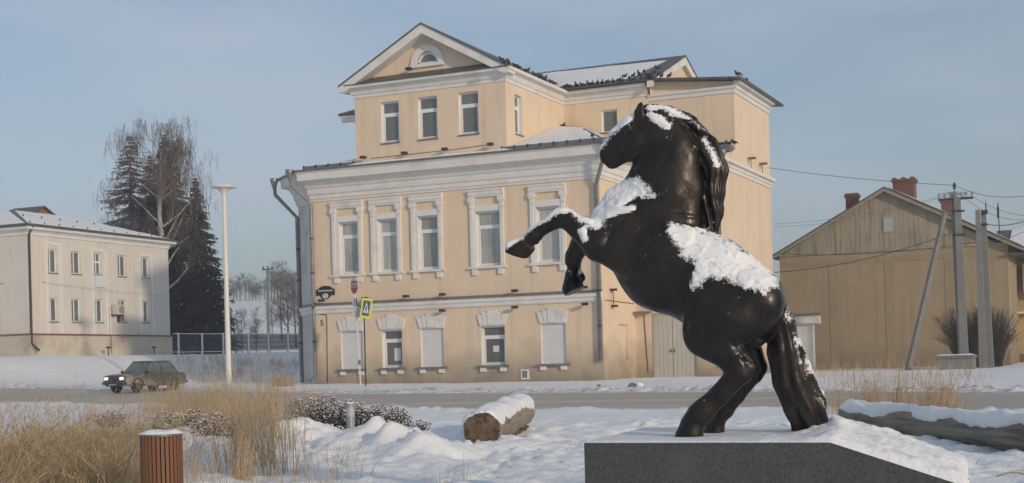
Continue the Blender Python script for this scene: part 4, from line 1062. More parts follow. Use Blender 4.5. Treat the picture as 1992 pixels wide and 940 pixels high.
for k in range(6):
    mb = MB(); FN.box(mb, -6.5 + k * .68, -5.92 + k * .68, 5.5, 6.6, .9, .92); mb.build('pane', M_curtain, bl)
mb = MB(); FN.box(mb, -7, 3, 3.88, 4.0, 0, .5); mb.build('ledge', M_white, nb_)
mb = MB(); FN.box(mb, -7, 3, .4, 1.5, 0, .2); mb.build('plinth', M_rust, nb_)
dp = onY(1976, 590, 87.6)
mb = MB()
for k in range(12):
    a0, a1 = 2 * PI * k / 12, 2 * PI * (k + 1) / 12
    for r0, r1, d0, d1 in ((0, .22, .0, .03), (.22, .38, .03, .10)):
        q = [(dp[0] + r * .6 * math.cos(a), dp[1] - d, dp[2] + r * math.sin(a)) for r, a, d in ((r0, a0, d0), (r1, a0, d1), (r1, a1, d1), (r0, a1, d0))]
        mb.add(q, [(0, 1, 2, 3)])
mb.build('satellite_dish', M_swhite, nb_)
# ------------------------------------------------------------------ white gate pier and shed roof behind the tail
p0, p1 = onY(1540, 640, 78), onY(1582, 716, 78)
gp = thing('gate_pier', 'white plastered gate pier with a snowy slab cap behind the horse tail', 'gate pier', (p0[0], 78, .9))
mb = MB(); mb.box(p0[0] - .6, p1[0], 78, 78.7, .5, onY(1560, 630, 78)[2]); mb.build('shaft', M_white, gp)
zt = onY(1560, 630, 78)[2]
mb = MB(); mb.box(p0[0] - .8, p1[0] + .28, 77.7, 79, zt, zt + .42); cp = mb.build('cap', M_white, gp)
mb = MB(); mb.slab([(p0[0] - .9, 77.6, zt + .43), (p1[0] + .32, 77.6, zt + .43), (p1[0] + .32, 79.1, zt + .55), (p0[0] - .9, 79.1, zt + .55)], (0, 0, .06)); mb.build('coping', M_metal, cp)

# ------------------------------------------------------------------ concrete utility poles
M_conc = mat('grey_concrete', (.17, .175, .175), (.23, .23, .225), scale=2.5, rough=.9, bump=.2)
M_porc = mat('dark_porcelain', (.03, .03, .03), rough=.3)
def upole(name, label, base, topz, r0, r1, lean=(0, 0)):
    t = thing(name, label, 'utility pole', base, 'concrete utility poles beside the gable house')
    b = np.array(base); tp = np.array([b[0] + lean[0], b[1] + lean[1], topz])
    mb = MB()
    vs = []
    for q, r in ((b - [0, 0, .4], r0), (tp, r1)): vs += [(q[0] - r, q[1] - r * .8, q[2]), (q[0] + r, q[1] - r * .8, q[2]), (q[0] + r, q[1] + r * .8, q[2]), (q[0] - r, q[1] + r * .8, q[2])]
    mb.add(vs, [(0, 1, 5, 4), (1, 2, 6, 5), (2, 3, 7, 6), (3, 0, 4, 7), (4, 5, 6, 7)]); mb.build('shaft', M_conc, t)
    return t, tp
YP = 72.0
b = onY(1877, 700, YP); b[2] = float(terrain(b[0], b[1])); tz = onY(1862, 384, YP)
ptop = onY(1862, 384, YP)
u1, tp1 = upole('utility_pole', 'tallest grey concrete pole topped with a tangle of insulators, braced by a leaning strut', b, ptop[2], .20, .145, (ptop[0] - b[0], 0))
mb = MB(); lo, hi = onY(1763, 700, YP - .5), onY(1838, 415, YP - .1); lo[2] = float(terrain(lo[0], lo[1])) - .3; mb.tube([lo, hi], [.17, .13], 4); mb.build('strut', M_conc, u1)
mb = MB(); q = onY(1855, 500, YP + .3); mb.tube([(b[0] - .22, YP + .35, b[2]), (q[0], YP + .3, onY(1850, 372, YP)[2])], [.12, .10], 4); mb.build('second_shaft', M_conc, u1)
mb = MB(); mb.box(tp1[0] - .9, tp1[0] + .75, YP - .08, YP + .08, tp1[2] - .12, tp1[2] - .02); ca = mb.build('crossarm', M_dark, u1)
rng = random.Random(2)
for k in range(7):
    x = tp1[0] - .85 + k * .26; mb = MB(); mb.lathe((x, YP, tp1[2] - .02), [(.02, 0), (.02, .1), (.06, .12), (.07, .17), (.05, .2), (.065, .23), (.04, .28)], 8); mb.build('insulator', mat('pale_insulator', (.35, .38, .36), rough=.25), ca)
mb = MB(); mb.tube([(tp1[0] - .12, YP, tp1[2]), (tp1[0] - .12, YP, tp1[2] + .45)], .03, 6); mb.lathe((tp1[0] - .12, YP, tp1[2] + .4), [(.03, 0), (.08, .05), (.06, .12), (.09, .18), (.07, .25), (.03, .34)], 8); mb.build('top_insulator', M_porc, u1)
mb = MB()
for k in range(9):
    a = rng.uniform(0, 2 * PI); r = rng.uniform(.2, .5); c = np.array([tp1[0] - .1 + rng.uniform(-.35, .35), YP, tp1[2] + .05])
    mb.tube([c + [r * math.cos(a + s), .12 * math.sin(3 * s + a), .35 * r * math.sin(a + s) + .05] for s in np.linspace(0, 4.4, 12)], .012, 4)
mb.build('loose_wires', mat('grey_green_wire', (.22, .26, .25), rough=.5), u1, kind='stuff')
for k, v in enumerate((412, 458)):
    z = onY(1865, v, YP)[2]; mb = MB(); mb.box(tp1[0] - .26, tp1[0] + .32, YP - .2, YP + .2, z, z + .06); mb.build('strap', M_dark, u1)
for i, (ub, ut, vt, lab) in enumerate(((1913, 1902, 408, 'left one of the paired plain concrete poles, without fittings'), (1926, 1913, 409, 'right one of the paired concrete poles, with a dark rod on top'))):
    b = onY(ub, 705, YP + .4 + i * .5); b[2] = float(terrain(b[0], b[1])); tq = onY(ut, vt, YP + .4 + i * .5)
    u2, tp2 = upole('utility_pole', lab, b, tq[2], .19, .11, (tq[0] - b[0], 0))
    if i == 1:
        mb = MB(); mb.tube([tp2 + [.12, 0, -.1], tp2 + [.12, 0, .32]], .035, 6); mb.tube([tp2 + [.12, 0, .3], tp2 + [.12, 0, .5]], .012, 4); mb.build('rod', M_dark, u2)
        mb = MB(); mb.box(tp2[0] - .14, tp2[0] + .18, b[1] - .16, b[1] + .16, tp2[2] - .75, tp2[2] - .67); mb.box(tp2[0] - .05, tp2[0] + .2, b[1] - .2, b[1] + .05, tp2[2] - .2, tp2[2] - .02); mb.build('strap', M_dark, u2)
# tall thin aerial on the roof
a = onY(1945, 458, 90); b2 = onY(1941, 395, 90)
an = thing('roof_aerial', 'thin rod aerial standing up from the right roof slope of the gable house', 'aerial', a)
mb = MB(); mb.tube([a - [0, 0, .3], b2], .035, 5); mb.build('rod', M_dark, an)
mb = MB(); mb.box(b2[0] - .06, b2[0] + .06, 89.9, 90.1, b2[2] - .9, b2[2] - .25); mb.build('sleeve', M_dark, an)
# concrete box
c0, c1 = onY(1820, 715, 69), onY(1893, 715, 69); zt = onY(1850, 695, 69)[2]; zg = float(terrain(c0[0], 69))
bx = thing('concrete_box', 'low grey concrete box with a snowy lid under the utility poles', 'concrete box', (c0[0], 69, zg))
mb = MB(); mb.box(c0[0], c1[0], 69, 70.3, zg - .2, zt - .05); mb.build('body', M_conc, bx)
mb = MB(); mb.box(c0[0] - .06, c1[0] + .06, 68.92, 70.4, zt - .05, zt + .08); ld = mb.build('lid', M_metal, bx)
snowsheet(ld, [(c0[0] - .02, 68.98, zt + .08), (c1[0] + .02, 68.98, zt + .08), (c1[0] + .02, 70.3, zt + .08), (c0[0] - .02, 70.3, zt + .08)], .05, seed=44, res=8)

# ------------------------------------------------------------------ overhead cables
M_wire = mat('cable_black', (.035, .035, .04), rough=.6)
def cable(label, a, b, sag, r=.018, n=24):
    r *= .62
    a, b = np.array(a, float), np.array(b, float); mb = MB()
    c = (a + b) / 2
    mb.tube([a + (b - a) * t - np.array([0, 0, sag * 4 * t * (1 - t)]) for t in np.linspace(0, 1, n)], r, 5)
    tag(mb.build('overhead_cable', M_wire, None, smooth=True, base=tuple(a)), label, 'cable', 'overhead cables')
cable('thick cable running from the house wing to the top insulator of the tallest pole', (XW, 74.0, onY(1503, 327, 74.2)[2]), tp1 + [-.12, 0, .6], .12, .022)
cable('cable leaving the tallest pole top towards the right edge', tp1 + [-.12, 0, .6], onY(1996, 381, 60), .25, .02)
cable('upper of two thin wires from the gable ridge side to the crossarm', onY(1506, 436, 76), tp1 + [-.8, 0, .1], .25, .012)
cable('lower of two thin wires from the gable ridge side to the crossarm', onY(1506, 441, 76), tp1 + [-.6, 0, .1], .35, .012)
cable('black cable sagging low across the ochre gable wall to the braced pole', onY(1506, 530, 76), onY(1850, 454, YP), .35, .03)
cable('cable stretched along the foot of the gable boarding', onY(1506, 493, 80.8), onY(1905, 470, YP + .3), .3, .022)
cable('short cable from the braced pole down to the paired poles', onY(1868, 452, YP), onY(1905, 472, YP + .4), .2, .02)
cable('cable from the paired poles rising to the right edge at mid height', onY(1922, 437, YP + .9), onY(1996, 430, 62), .1, .03)
cable('cable from the paired poles to the right edge, lowest of that fan', onY(1922, 470, YP + .9), onY(1996, 449, 62), .1, .02)
cable('thin wire from the crossarm to the right edge, upper of two', tp1 + [.6, 0, .1], onY(1996, 420, 62), .2, .014)
cable('thin wire from the crossarm to the right edge, lower of two', tp1 + [.4, 0, -.1], onY(1996, 428, 62), .3, .014)
cable('paired cables crossing the office end wall to its corner bracket', onX(-20, 548, LBX + .12) + [3.5, 0, 0] if False else onY(-20, 549, LBY0 - .4), onX(86, 549, LBX + .12), .12, .022)
cable('thin cable drooping across the long office front below its middle', onX(86, 550, LBX + .12), onX(331, 577, LBX + .3), .06, .012)

# ------------------------------------------------------------------ far pole
b = np.array([-74.2, 109.1, 0]); b[2] = float(terrain(b[0], b[1])); zt = onY(521, 523, 109.1)[2]
t = thing('utility_pole', 'distant grey pole with small insulators standing beyond the iron fence', 'utility pole', b)
mb = MB(); mb.tube([b - [0, 0, .4], (b[0] + .1, b[1], zt)], [.17, .12], 6); mb.build('shaft', M_conc, t)
mb = MB(); mb.box(b[0] - .45, b[0] + .65, b[1] - .05, b[1] + .05, zt - .1, zt)
for q in (-.4, .1, .6): mb.lathe((b[0] + q, b[1], zt), [(.03, 0), (.08, .08), (.04, .3)], 6)
mb.build('crossarm', M_dark, t)

# ------------------------------------------------------------------ street things in front
b = ground(683, 857); 
bo = thing('bollard_light', 'grey cylindrical bollard light standing among the snowy flower heads', 'bollard', b)
M_bol = mat('bollard_grey', (.30, .31, .31), (.36, .37, .37), scale=5, rough=.45, metal=.3)
rr = .098; hb = .82
mb = MB(); mb.lathe(b, [(rr, -.2), (rr, .54)], 18); mb.build('post', M_bol, bo, smooth=False)
mb = MB(); mb.lathe(b, [(rr * .96, .54), (rr * .96, .76)], 18); mb.build('lens', mat('frosted_lens', (.45, .47, .47), rough=.3), bo)
mb = MB(); mb.lathe(b, [(rr * 1.06, .755), (rr * 1.06, .81), (rr * .9, .835)], 18); cpb = mb.build('cap', M_bol, bo)
mb = MB(); mb.lathe(b, [(rr * 1.0, .836), (rr * .8, .86), (.0, .875)], 14, caps=False); mb.build('snow_cap', M_snow, cpb, smooth=True)
# litter bin with wooden slats
pb = atD(313, 840, 15.0); zb = 0.0
lbn = thing('litter_bin', 'round red brown slatted wooden litter bin with a snow covered top', 'litter bin', (pb[0], pb[1], zb))
M_slat = mat('red_brown_slat', (.13, .052, .026), (.23, .098, .05), scale=6, rough=.6, stretch=(3, 3, .4), bump=.15)
ht = pb[2] - .035; rb_ = .222
mb = MB(); mb.lathe((pb[0], pb[1], zb), [(rb_ - .04, .06), (rb_ - .04, ht)], 24); mb.build('liner', M_dark, lbn)
ns = 30
for k in range(ns):
    a = 2 * PI * k / ns; ca, sa = math.cos(a), math.sin(a)
    if k == 0:
        mb = MB(); mb.box(rb_ - .022, rb_, -.0165, .0165, .05, ht - .005); sl0 = mb.build('slat', M_slat, lbn, base=None) if False else None
        me = bpy.data.meshes.new('slat'); me.from_pydata(mb.v, [], mb.f); me.materials.append(M_slat)
    o = bpy.data.objects.new('slat', me); COL.objects.link(o); o.parent = lbn; o.rotation_euler = (0, 0, a)
mb = MB()
for z in (.12, ht - .12): mb.lathe((pb[0], pb[1], zb + z), [(rb_ - .03, 0), (rb_ - .024, .0), (rb_ - .024, .03), (rb_ - .03, .03)], 24, caps=False)
mb.build('hoop', M_dark, lbn)
mb = MB(); mb.lathe((pb[0], pb[1], zb), [(rb_ + .006, ht - .006), (rb_ + .006, ht + .010), (rb_ - .03, ht + .014), (.0, ht + .014)], 48, caps=False); rim = mb.build('rim', M_metal, lbn)
V = []; N1, N2 = 10, 48
for i in range(N1 + 1):
    for k in range(N2):
        r = (rb_ + .014) * i / N1; a = 2 * PI * k / N2; x, y = pb[0] + r * math.cos(a), pb[1] + r * math.sin(a)
        V.append((x, y, zb + ht + .014 + (.04 + .012 * float(vnoise(x * 9, y * 9, 0, 4))) * (1 - (i / N1) ** 6)))
Q = [(i * N2 + k, (i + 1) * N2 + k, (i + 1) * N2 + (k + 1) % N2, i * N2 + (k + 1) % N2) for i in range(N1) for k in range(N2)]
big_mesh('snow_cap', V, Q, M_snow, True, parent=rim)
# brown stone block
b = ground(550, 752)
mb = MB(); mb.box(b[0] - .42, b[0] + .42, b[1] - .3, b[1] + .4, b[2] - .1, b[2] + .42)
tag(mb.build('stone_block', mat('brown_stone', (.26, .20, .14), (.33, .26, .19), scale=4, rough=.9, bump=.3), None, base=tuple(b)), 'low brown stone block on the snow left of the house corner', 'stone block')
# clods on the far verge
rng = random.Random(8)
for i, (u, v, r, lab) in enumerate(((1166, 752, .07, 'small dark clod of frozen snow on the far verge, left of the larger pair'), (1230, 757, .17, 'larger dark clod of frozen snow on the far verge below the door'), (1243, 752, .13, 'pale topped clod of snow behind the larger dark clod'))):
    p = ground(u, v); mb = MB(); mb.ell((0, 0, 0), (r * 1.2, r, r * .8), 9, 6)
    mb.v = [tuple(np.array(q) * (1 + .25 * float(vnoise(q[0] * 14 + i * 7, q[1] * 14, q[2] * 14, 3))) + p + [0, 0, r * .5]) for q in mb.v]
    tag(mb.build('snow_clod', (M_rust, mat('dirty_clod', (.13, .11, .09), (.24, .22, .2), scale=9, rough=.95), M_snow)[i], None, base=tuple(p)), lab, 'clod', 'clods on the verge')

# ------------------------------------------------------------------ logs with snow on top
M_log = mat('bare_grey_wood', (.22, .175, .13), (.36, .30, .23), scale=2.2, rough=.9, bump=.6, bscale=9, stretch=(.6, .6, .6), c3=(.14, .11, .08), s3=3, lo3=.52, hi3=.68)
M_bark = mat('dark_wet_wood', (.15, .125, .10), (.29, .25, .20), scale=2.5, rough=.85, bump=.6, bscale=10, c3=(.06, .05, .045), s3=1.5, lo3=.5, hi3=.7)
def grain(m):
    """run the wood's noise along the log (u along, v and w around)"""
    n = m.node_tree.nodes; a = n.new('ShaderNodeAttribute'); a.attribute_name = 'grain'
    mp_ = n.new('ShaderNodeMapping'); mp_.inputs['Scale'].default_value = (.35, 3.2, 3.2); m.node_tree.links.new(a.outputs['Vector'], mp_.inputs[0])
    for q in n:
        if q.type == 'TEX_NOISE': m.node_tree.links.new(mp_.outputs[0], q.inputs['Vector'])
grain(M_log); grain(M_bark)
M_end = mat('cut_wood_end', (.10, .065, .04), (.18, .125, .08), scale=5, rough=.9, bump=.4, bscale=24, c3=(.05, .035, .025), s3=6, lo3=.5, hi3=.65)
M_moss = mat('mossy_bark', (.10, .09, .02), (.15, .11, .03), scale=8, rough=1)
def log(name, label, a, b, r0, r1, m, cap_half, seed, snow_t, nl=80, na=64, endmat=M_end):
    a, b = np.array(a), np.array(b); d = b - a; Ln = np.linalg.norm(d); d /= Ln
    s = np.cross(d, [0, 0, 1]); s /= np.linalg.norm(s); upv = np.cross(s, d)
    t = thing(name, label, 'log', (a + b) / 2 - [0, 0, r0])
    def R(u, th):
        r = r0 + (r1 - r0) * u
        return r * (1 + .05 * vnoise(np.cos(th) * 2.2, np.sin(th) * 2.2, u * Ln * .35, seed) + .03 * vnoise(np.cos(th) * 9, np.sin(th) * 9, u * Ln * .35, seed + 1) + .012 * vnoise(np.cos(th) * 22, np.sin(th) * 22, u * Ln * 1.2, seed + 2))
    U, T = np.meshgrid(np.linspace(0, 1, nl), np.linspace(0, 2 * PI, na, endpoint=False), indexing='ij')
    rr = R(U, T); P = a + (U * Ln)[..., None] * d + (rr * np.sin(T))[..., None] * s + (rr * np.cos(T))[..., None] * upv
    idx = np.arange(nl * na).reshape(nl, na); nx_ = np.roll(idx, -1, 1)
    tk = big_mesh('trunk', P.reshape(-1, 3), np.stack([idx[:-1], nx_[:-1], nx_[1:], idx[1:]], -1).reshape(-1, 4)[:, ::-1], m, True, parent=t)
    gr = np.stack([U * Ln, np.cos(T) * r0 * 2, np.sin(T) * r0 * 2], -1).reshape(-1, 3).astype(np.float32)
    at_ = tk.data.attributes.new('grain', 'FLOAT_VECTOR', 'POINT'); at_.data.foreach_set('vector', gr.ravel())
    for e, sg in ((0, -1), (nl - 1, 1)):
        mb = MB(); vs = [a + d * Ln * (0 if e == 0 else 1) + sg * d * .03]
        for fr, push in ((.35, .02), (.7, .024), (1.0, .0)):
            vs += [a + d * (Ln * U[e, k] + sg * (push + (.015 * float(vnoise(k * .9, fr * 9, 0, seed)) if fr < 1 else .001))) + fr * rr[e, k] * (math.sin(T[e, k]) * s + math.cos(T[e, k]) * upv) for k in range(na)]
        fs = [(0, 1 + k, 1 + (k + 1) % na) for k in range(na)] + [(1 + j * na + k, 1 + (j + 1) * na + k, 1 + (j + 1) * na + (k + 1) % na, 1 + j * na + (k + 1) % na) for j in (0, 1) for k in range(na)]
        if sg > 0: fs = [f[::-1] for f in fs]
        mb.add(vs, fs); mb.build('cut_end', endmat, t)
    # snow: ragged lower edge, thick crown
    nu, nv = nl * 2, 34
    U, T = np.meshgrid(np.linspace(0, 1, nu), np.linspace(-1, 1, nv), indexing='ij')
    lim = cap_half[0] + cap_half[1] * fbm(U * Ln * 1.6, T * 0 + (T > 0) * 9.0, 0, 4, seed + 5) + cap_half[2] * T
    th = T * lim
    edge = np.clip((1 - np.abs(T)) * 3.2, 0, 1) ** .6 * np.clip(np.minimum(U, 1 - U) * Ln * 6, 0, 1) ** .5
    th_ = snow_t * edge * (.8 + .45 * fbm(U * Ln * 1.1, T * 1.3, 0, 3, seed + 8)) * np.clip(np.cos(th * .75), .15, 1)
    rr = R(U, th) + th_ - .004
    P = a + (U * Ln)[..., None] * d + (rr * np.sin(th))[..., None] * s + (rr * np.cos(th))[..., None] * upv
    idx = np.arange(nu * nv).reshape(nu, nv)
    big_mesh('snow_cap', P.reshape(-1, 3), np.stack([idx[:-1, :-1], idx[:-1, 1:], idx[1:, 1:], idx[1:, :-1]], -1).reshape(-1, 4)[:, ::-1], M_snow, True, parent=t)
    return t
A1, B1 = atD(937, 839, 26.8), atD(1011, 801, 33.2)
lg = log('felled_log', 'short thick grey log lying end on with a snow cap and mossy underside', A1, B1, .36, .36, M_log, (1.15, .28, .0), 3, .11)
mb = MB()
rng = random.Random(4)
for k in range(70):
    u = rng.uniform(.15, .9); c = A1 + (B1 - A1) * u + [rng.uniform(.05, .34), -.05, rng.uniform(-.40, -.26)]; q = rng.uniform(.02, .06)
    mb.ell(c, (q * 1.6, q, q * .8), 6, 4, rng.uniform(0, 3))
mb.build('moss', M_moss, lg, kind='stuff')
A2, B2 = atD(1650, 807, 29.5), atD(2060, 856, 20.6)
lg2 = log('fallen_trunk', 'long dark tree trunk under thick snow lying behind the plinth at the right edge', A2, B2, .235, .26, M_bark, (1.0, .30, .0), 13, .13, nl=120)
q = A2 + (B2 - A2) * .52; q = atD(1877, 817, 23.9)
mb = MB(); mb.tube([q + [0, .1, -.12], q + [-.01, -.06, .12]], [.10, .085], 9); mb.build('branch_stub', M_bark, lg2, smooth=False)
# twig loops under the trunk
M_twig = mat('pale_twig', (.25, .19, .12), (.32, .25, .17), scale=9, rough=.9)
for i, (u0, v0, u1, v1, lift, lab) in enumerate(((1915, 872, 1985, 884, .13, 'pale bent twig arching up under the fallen trunk'), (1955, 884, 2000, 868, .10, 'pale twig rising to the right edge under the fallen trunk'), (1940, 934, 1992, 930, .03, 'thin twig lying on the snow at the bottom right'))):
    a, b = ground(u0, v0), ground(u1, v1); mb = MB()
    mb.tube([a + (b - a) * t_ + np.array([0, 0, lift * 4 * t_ * (1 - t_) + .05]) for t_ in np.linspace(0, 1, 12)], .012, 5)
    tag(mb.build('twig', M_twig, None, base=tuple(a)), lab, 'twig', 'twigs by the fallen trunk')
for i, (u, v, rx_, lab) in enumerate(((1890, 880, .30, 'flat pale piece of bark under the fallen trunk, left one'), (1975, 886, .22, 'snow topped piece of bark under the fallen trunk, right one'))):
    p = ground(u, v); mb = MB(); mb.ell(p + [0, 0, .04], (rx_, .12, .07), 10, 6, .5); mb.v = [(x, y, z + .03 * float(vnoise(x * 7, y * 7, 0, 4))) for x, y, z in mb.v]
    tag(mb.build('bark_piece', M_twig, None, base=tuple(p)), lab, 'bark', 'bark under the trunk')
# ------------------------------------------------------------------ plinth
M_gran = mat('dark_granite', (.024, .028, .027), (.095, .10, .096), scale=48, rough=.38, bump=.15, bscale=60, c3=(.085, .09, .088), s3=4.0, lo3=.52, hi3=.85, detail=8)
px0, px1, pxe, py0, py1, pz, pze = -4.97, -2.61, -1.47, 12.58, 15.28, .838, .462
pl = thing('statue_plinth', 'dark polished granite plinth with a sloping right end under the rearing horse', 'plinth', ((px0 + pxe) / 2, (py0 + py1) / 2, 0))
SHR = -.115       # the plan is a slightly skewed rectangle
FPd = Face((0, py0, 0), (1, 0, 0), (0, -1, 0))
mb = MB(); FPd.prism(mb, [(px0, -.2), (pxe, -.2), (pxe, pze - .0), (px1, pz), (px0, pz)], py0 - py1, 0); mb.v = [(x + SHR * (y - py0), y, z) for x, y, z in mb.v]; mb.build('granite_block', M_gran, pl)
NX, NY = 150, 90
def plz(x): return np.where(x < px1, pz, pz + (x - px1) / (pxe - px1) * (pze - pz))
XX, YY = np.meshgrid(np.linspace(px0 - .004, pxe + .035, NX), np.linspace(py0 - .006, py1 + .01, NY), indexing='ij')
dn = np.minimum.reduce([(YY - YY.min()) / .10, (YY.max() - YY) / .10, (XX - XX.min()) / .05 + .0, (XX.max() - XX) / .08])
e = np.clip(dn, 0, 1) ** .5
slp = sstep(px1 - .35, px1 + .1, XX)
thk = (.022 + .004 * fbm(XX * 3, YY * 3, 0, 3, 71)) * (1 - slp) + slp * (.085 + .03 * fbm(XX * 3.2, YY * 3.2, 0, 4, 72) + .016 * np.abs(fbm(XX * 9, YY * 9, 0, 2, 73)))
# drift against the tail, kicked snow
thk = thk + .11 * np.exp(-(((XX + 2.78) / .22) ** 2 + ((YY - 14.0) / .35) ** 2)) * (1 + .5 * fbm(XX * 8, YY * 8, 0, 2, 75))
thk = thk + .02 * np.maximum(0, fbm(XX * 5, YY * 5, 0, 2, 77)) * sstep(px0 + .4, px1, XX)
ZZ = plz(np.clip(XX, px0, pxe)) + thk * e + .003
V = np.stack([XX, YY, ZZ], -1).reshape(-1, 3)
idx = np.arange(NX * NY).reshape(NX, NY)
Q = np.stack([idx[:-1, :-1], idx[1:, :-1], idx[1:, 1:], idx[:-1, 1:]], -1).reshape(-1, 4)
# hanging snow on the low end face
k0 = len(V); zs = np.linspace(0, 1, 14); EV = []
for j, q in enumerate(zs):
    yy = np.linspace(py0 - .006, py1 + .01, NY); z = ZZ[-1] * (1 - q) + (-.1) * q
    EV.append(np.stack([pxe + .035 * (1 - .5 * q) + .012 * fbm(yy * 4, z * 4, 0, 3, 79), yy, z], -1))
V = np.vstack([V] + EV); i2 = k0 + np.arange(14 * NY).reshape(14, NY)
Q = np.vstack([Q, np.stack([i2[:-1, :-1], i2[1:, :-1], i2[1:, 1:], i2[:-1, 1:]], -1).reshape(-1, 4)])
V[:, 0] += SHR * (V[:, 1] - py0)
big_mesh('snow_cover', V, Q, M_snow, True, parent=pl)

# ------------------------------------------------------------------ the rearing horse: one continuous surface from a distance field
HY = 13.55
MPX = 13.55 / 2730 / .985      # metres per photo pixel at the horse
def HP(u, v, w=0.0): return onY(u, v, HY + w)
RES = .0165
gx0, gx1, gy0, gy1, gz0, gz1 = -6.12, -2.55, 12.86, 14.36, .80, 4.32
nx, ny, nz = int((gx1 - gx0) / RES), int((gy1 - gy0) / RES), int((gz1 - gz0) / RES)
AXs = (gx0 + RES * np.arange(nx)).astype(np.float32); AYs = (gy0 + RES * np.arange(ny)).astype(np.float32); AZs = (gz0 + RES * np.arange(nz)).astype(np.float32)
D = np.full((nx, ny, nz), 9.0, np.float32)
def sub(lo, hi):
    i0, i1 = [max(0, int((l - g) / RES)) for l, g in zip(lo, (gx0, gy0, gz0))], [min(n, int((h - g) / RES) + 2) for h, g, n in zip(hi, (gx0, gy0, gz0), (nx, ny, nz))]
    return tuple(slice(a, b) for a, b in zip(i0, i1))
def cone(A, B, ra, rb, k=.05, ys=1.0, D=None, op='add', flat=1.0):
    """tapered capsule between A and B, radii in metres, ys = lateral (y) squash, smooth-joined with k"""
    T = DD if D is None else D
    A, B = np.array(A), np.array(B); m = max(ra, rb) + .35
    sl = sub(np.minimum(A, B) - m, np.maximum(A, B) + m)
    X, Y, Z = AXs[sl[0]][:, None, None], AYs[sl[1]][None, :, None], AZs[sl[2]][None, None, :]
    yc = A[1]
    d = B - A; L2 = float(d @ d) + 1e-9
    t = np.clip(((X - A[0]) * d[0] + (Y - A[1]) * d[1] + (Z - A[2]) * d[2]) / L2, 0, 1)
    dx, dy, dz = X - (A[0] + t * d[0]), (Y - (A[1] + t * d[1])) / ys, Z - (A[2] + t * d[2])
    f = (np.sqrt(dx * dx + dy * dy + dz * dz) - (ra + (rb - ra) * t)) * min(1, ys ** .5)
    g = T[sl]
    if op == 'add':
        h = np.clip(.5 + .5 * (g - f) / k, 0, 1); T[sl] = g * (1 - h) + f * h - k * h * (1 - h)
    else:
        h = np.clip(.5 - .5 * (g + f) / k, 0, 1); T[sl] = g * (1 - h) - f * h + k * h * (1 - h)
DD = D
P_ = MPX
def chain(pts, k=.05, ys=1.0, D=None):
    """pts: (u, v, w, r_px)"""
    for a, b in zip(pts, pts[1:]): cone(HP(*a[:3]), HP(*b[:3]), a[3] * P_, b[3] * P_, k, ys, D)
# trunk
chain([(1222, 455, 0, 70), (1288, 516, 0, 88), (1388, 560, 0, 84), (1447, 600, 0, 79)], .10, .86)
chain([(1190, 440, -.05, 44), (1205, 470, -.12, 46)], .10, .8)            # near breast
chain([(1195, 440, .10, 44), (1205, 475, .14, 46)], .10, .8)
chain([(1215, 440, -.20, 40), (1205, 485, -.24, 34), (1250, 420, -.14, 30)], .10, .55)        # near shoulder blade
chain([(1300, 470, 0, 62), (1400, 520, 0, 52), (1470, 570, 0, 50)], .08, .7)   # back line
chain([(1472, 590, -.16, 52), (1455, 600, -.16, 56)], .08, .75); chain([(1472, 590, .16, 52), (1455, 600, .16, 56)], .08, .75)   # croup
# neck
chain([(1268, 425, 0, 88), (1292, 352, 0, 68), (1297, 300, 0, 53), (1277, 262, 0, 41)], .09, .60)
chain([(1325, 425, 0, 40), (1338, 370, 0, 28), (1330, 310, 0, 27), (1300, 258, 0, 27), (1272, 236, 0, 24)], .05, .75)         # crest
chain([(1222, 400, 0, 52), (1248, 352, 0, 24), (1253, 318, 0, 18)], .06, .8)           # throat side
chain([(1300, 380, -.12, 30), (1262, 320, -.10, 22)], .06, .6)                          # brachial muscle of the near side
# head
chain([(1260, 246, 0, 27), (1232, 252, 0, 27), (1203, 273, 0, 23), (1184, 296, 0, 18.5)], .05, .70)
chain([(1238, 281, 0, 33), (1229, 285, 0, 30)], .04, .62)                               # cheek
chain([(1222, 294, 0, 20), (1198, 307, 0, 17.5), (1191, 315, 0, 15)], .035, .62)          # jaw and chin
chain([(1183, 293, 0, 15), (1180, 306, 0, 13.5)], .03, .85)                               # muzzle
chain([(1236, 278, -.07, 24), (1226, 286, -.07, 20)], .05, .6); chain([(1236, 278, .07, 24), (1226, 286, .07, 20)], .05, .6)   # round jaw muscle
for s in (-1, 1):
    chain([(1222, 250, s * .095, 10), (1212, 255, s * .09, 8)], .018, .8)                # brow
    chain([(1215, 259, s * .103, 5.6), (1214, 260, s * .103, 5.6)], .006)               # eye
    cone(HP(1174, 296, s * .062), HP(1177, 299, s * .07), 3.6 * P_, 3 * P_, .012, op='cut')   # nostril
    cone(HP(1168, 316, s * .08), HP(1192, 313, s * .085), 1.6 * P_, 1.2 * P_, .008, op='cut')  # mouth line
    chain([(1222, 270, s * .085, 3.5), (1190, 291, s * .068, 3)], .02)                  # facial ridge
chain([(1246, 236, -.075, 11), (1243, 220, -.085, 10.5), (1246, 206, -.085, 6.5), (1248, 198, -.083, 1.5)], .012, .55)
cone(HP(1240, 228, -.12), HP(1244, 208, -.115), 4.5 * P_, 2.2 * P_, .01, op='cut')
chain([(1262, 236, .075, 11), (1263, 220, .085, 10.5), (1272, 209, .085, 7), (1281, 203, .083, 1.5)], .012, .55)
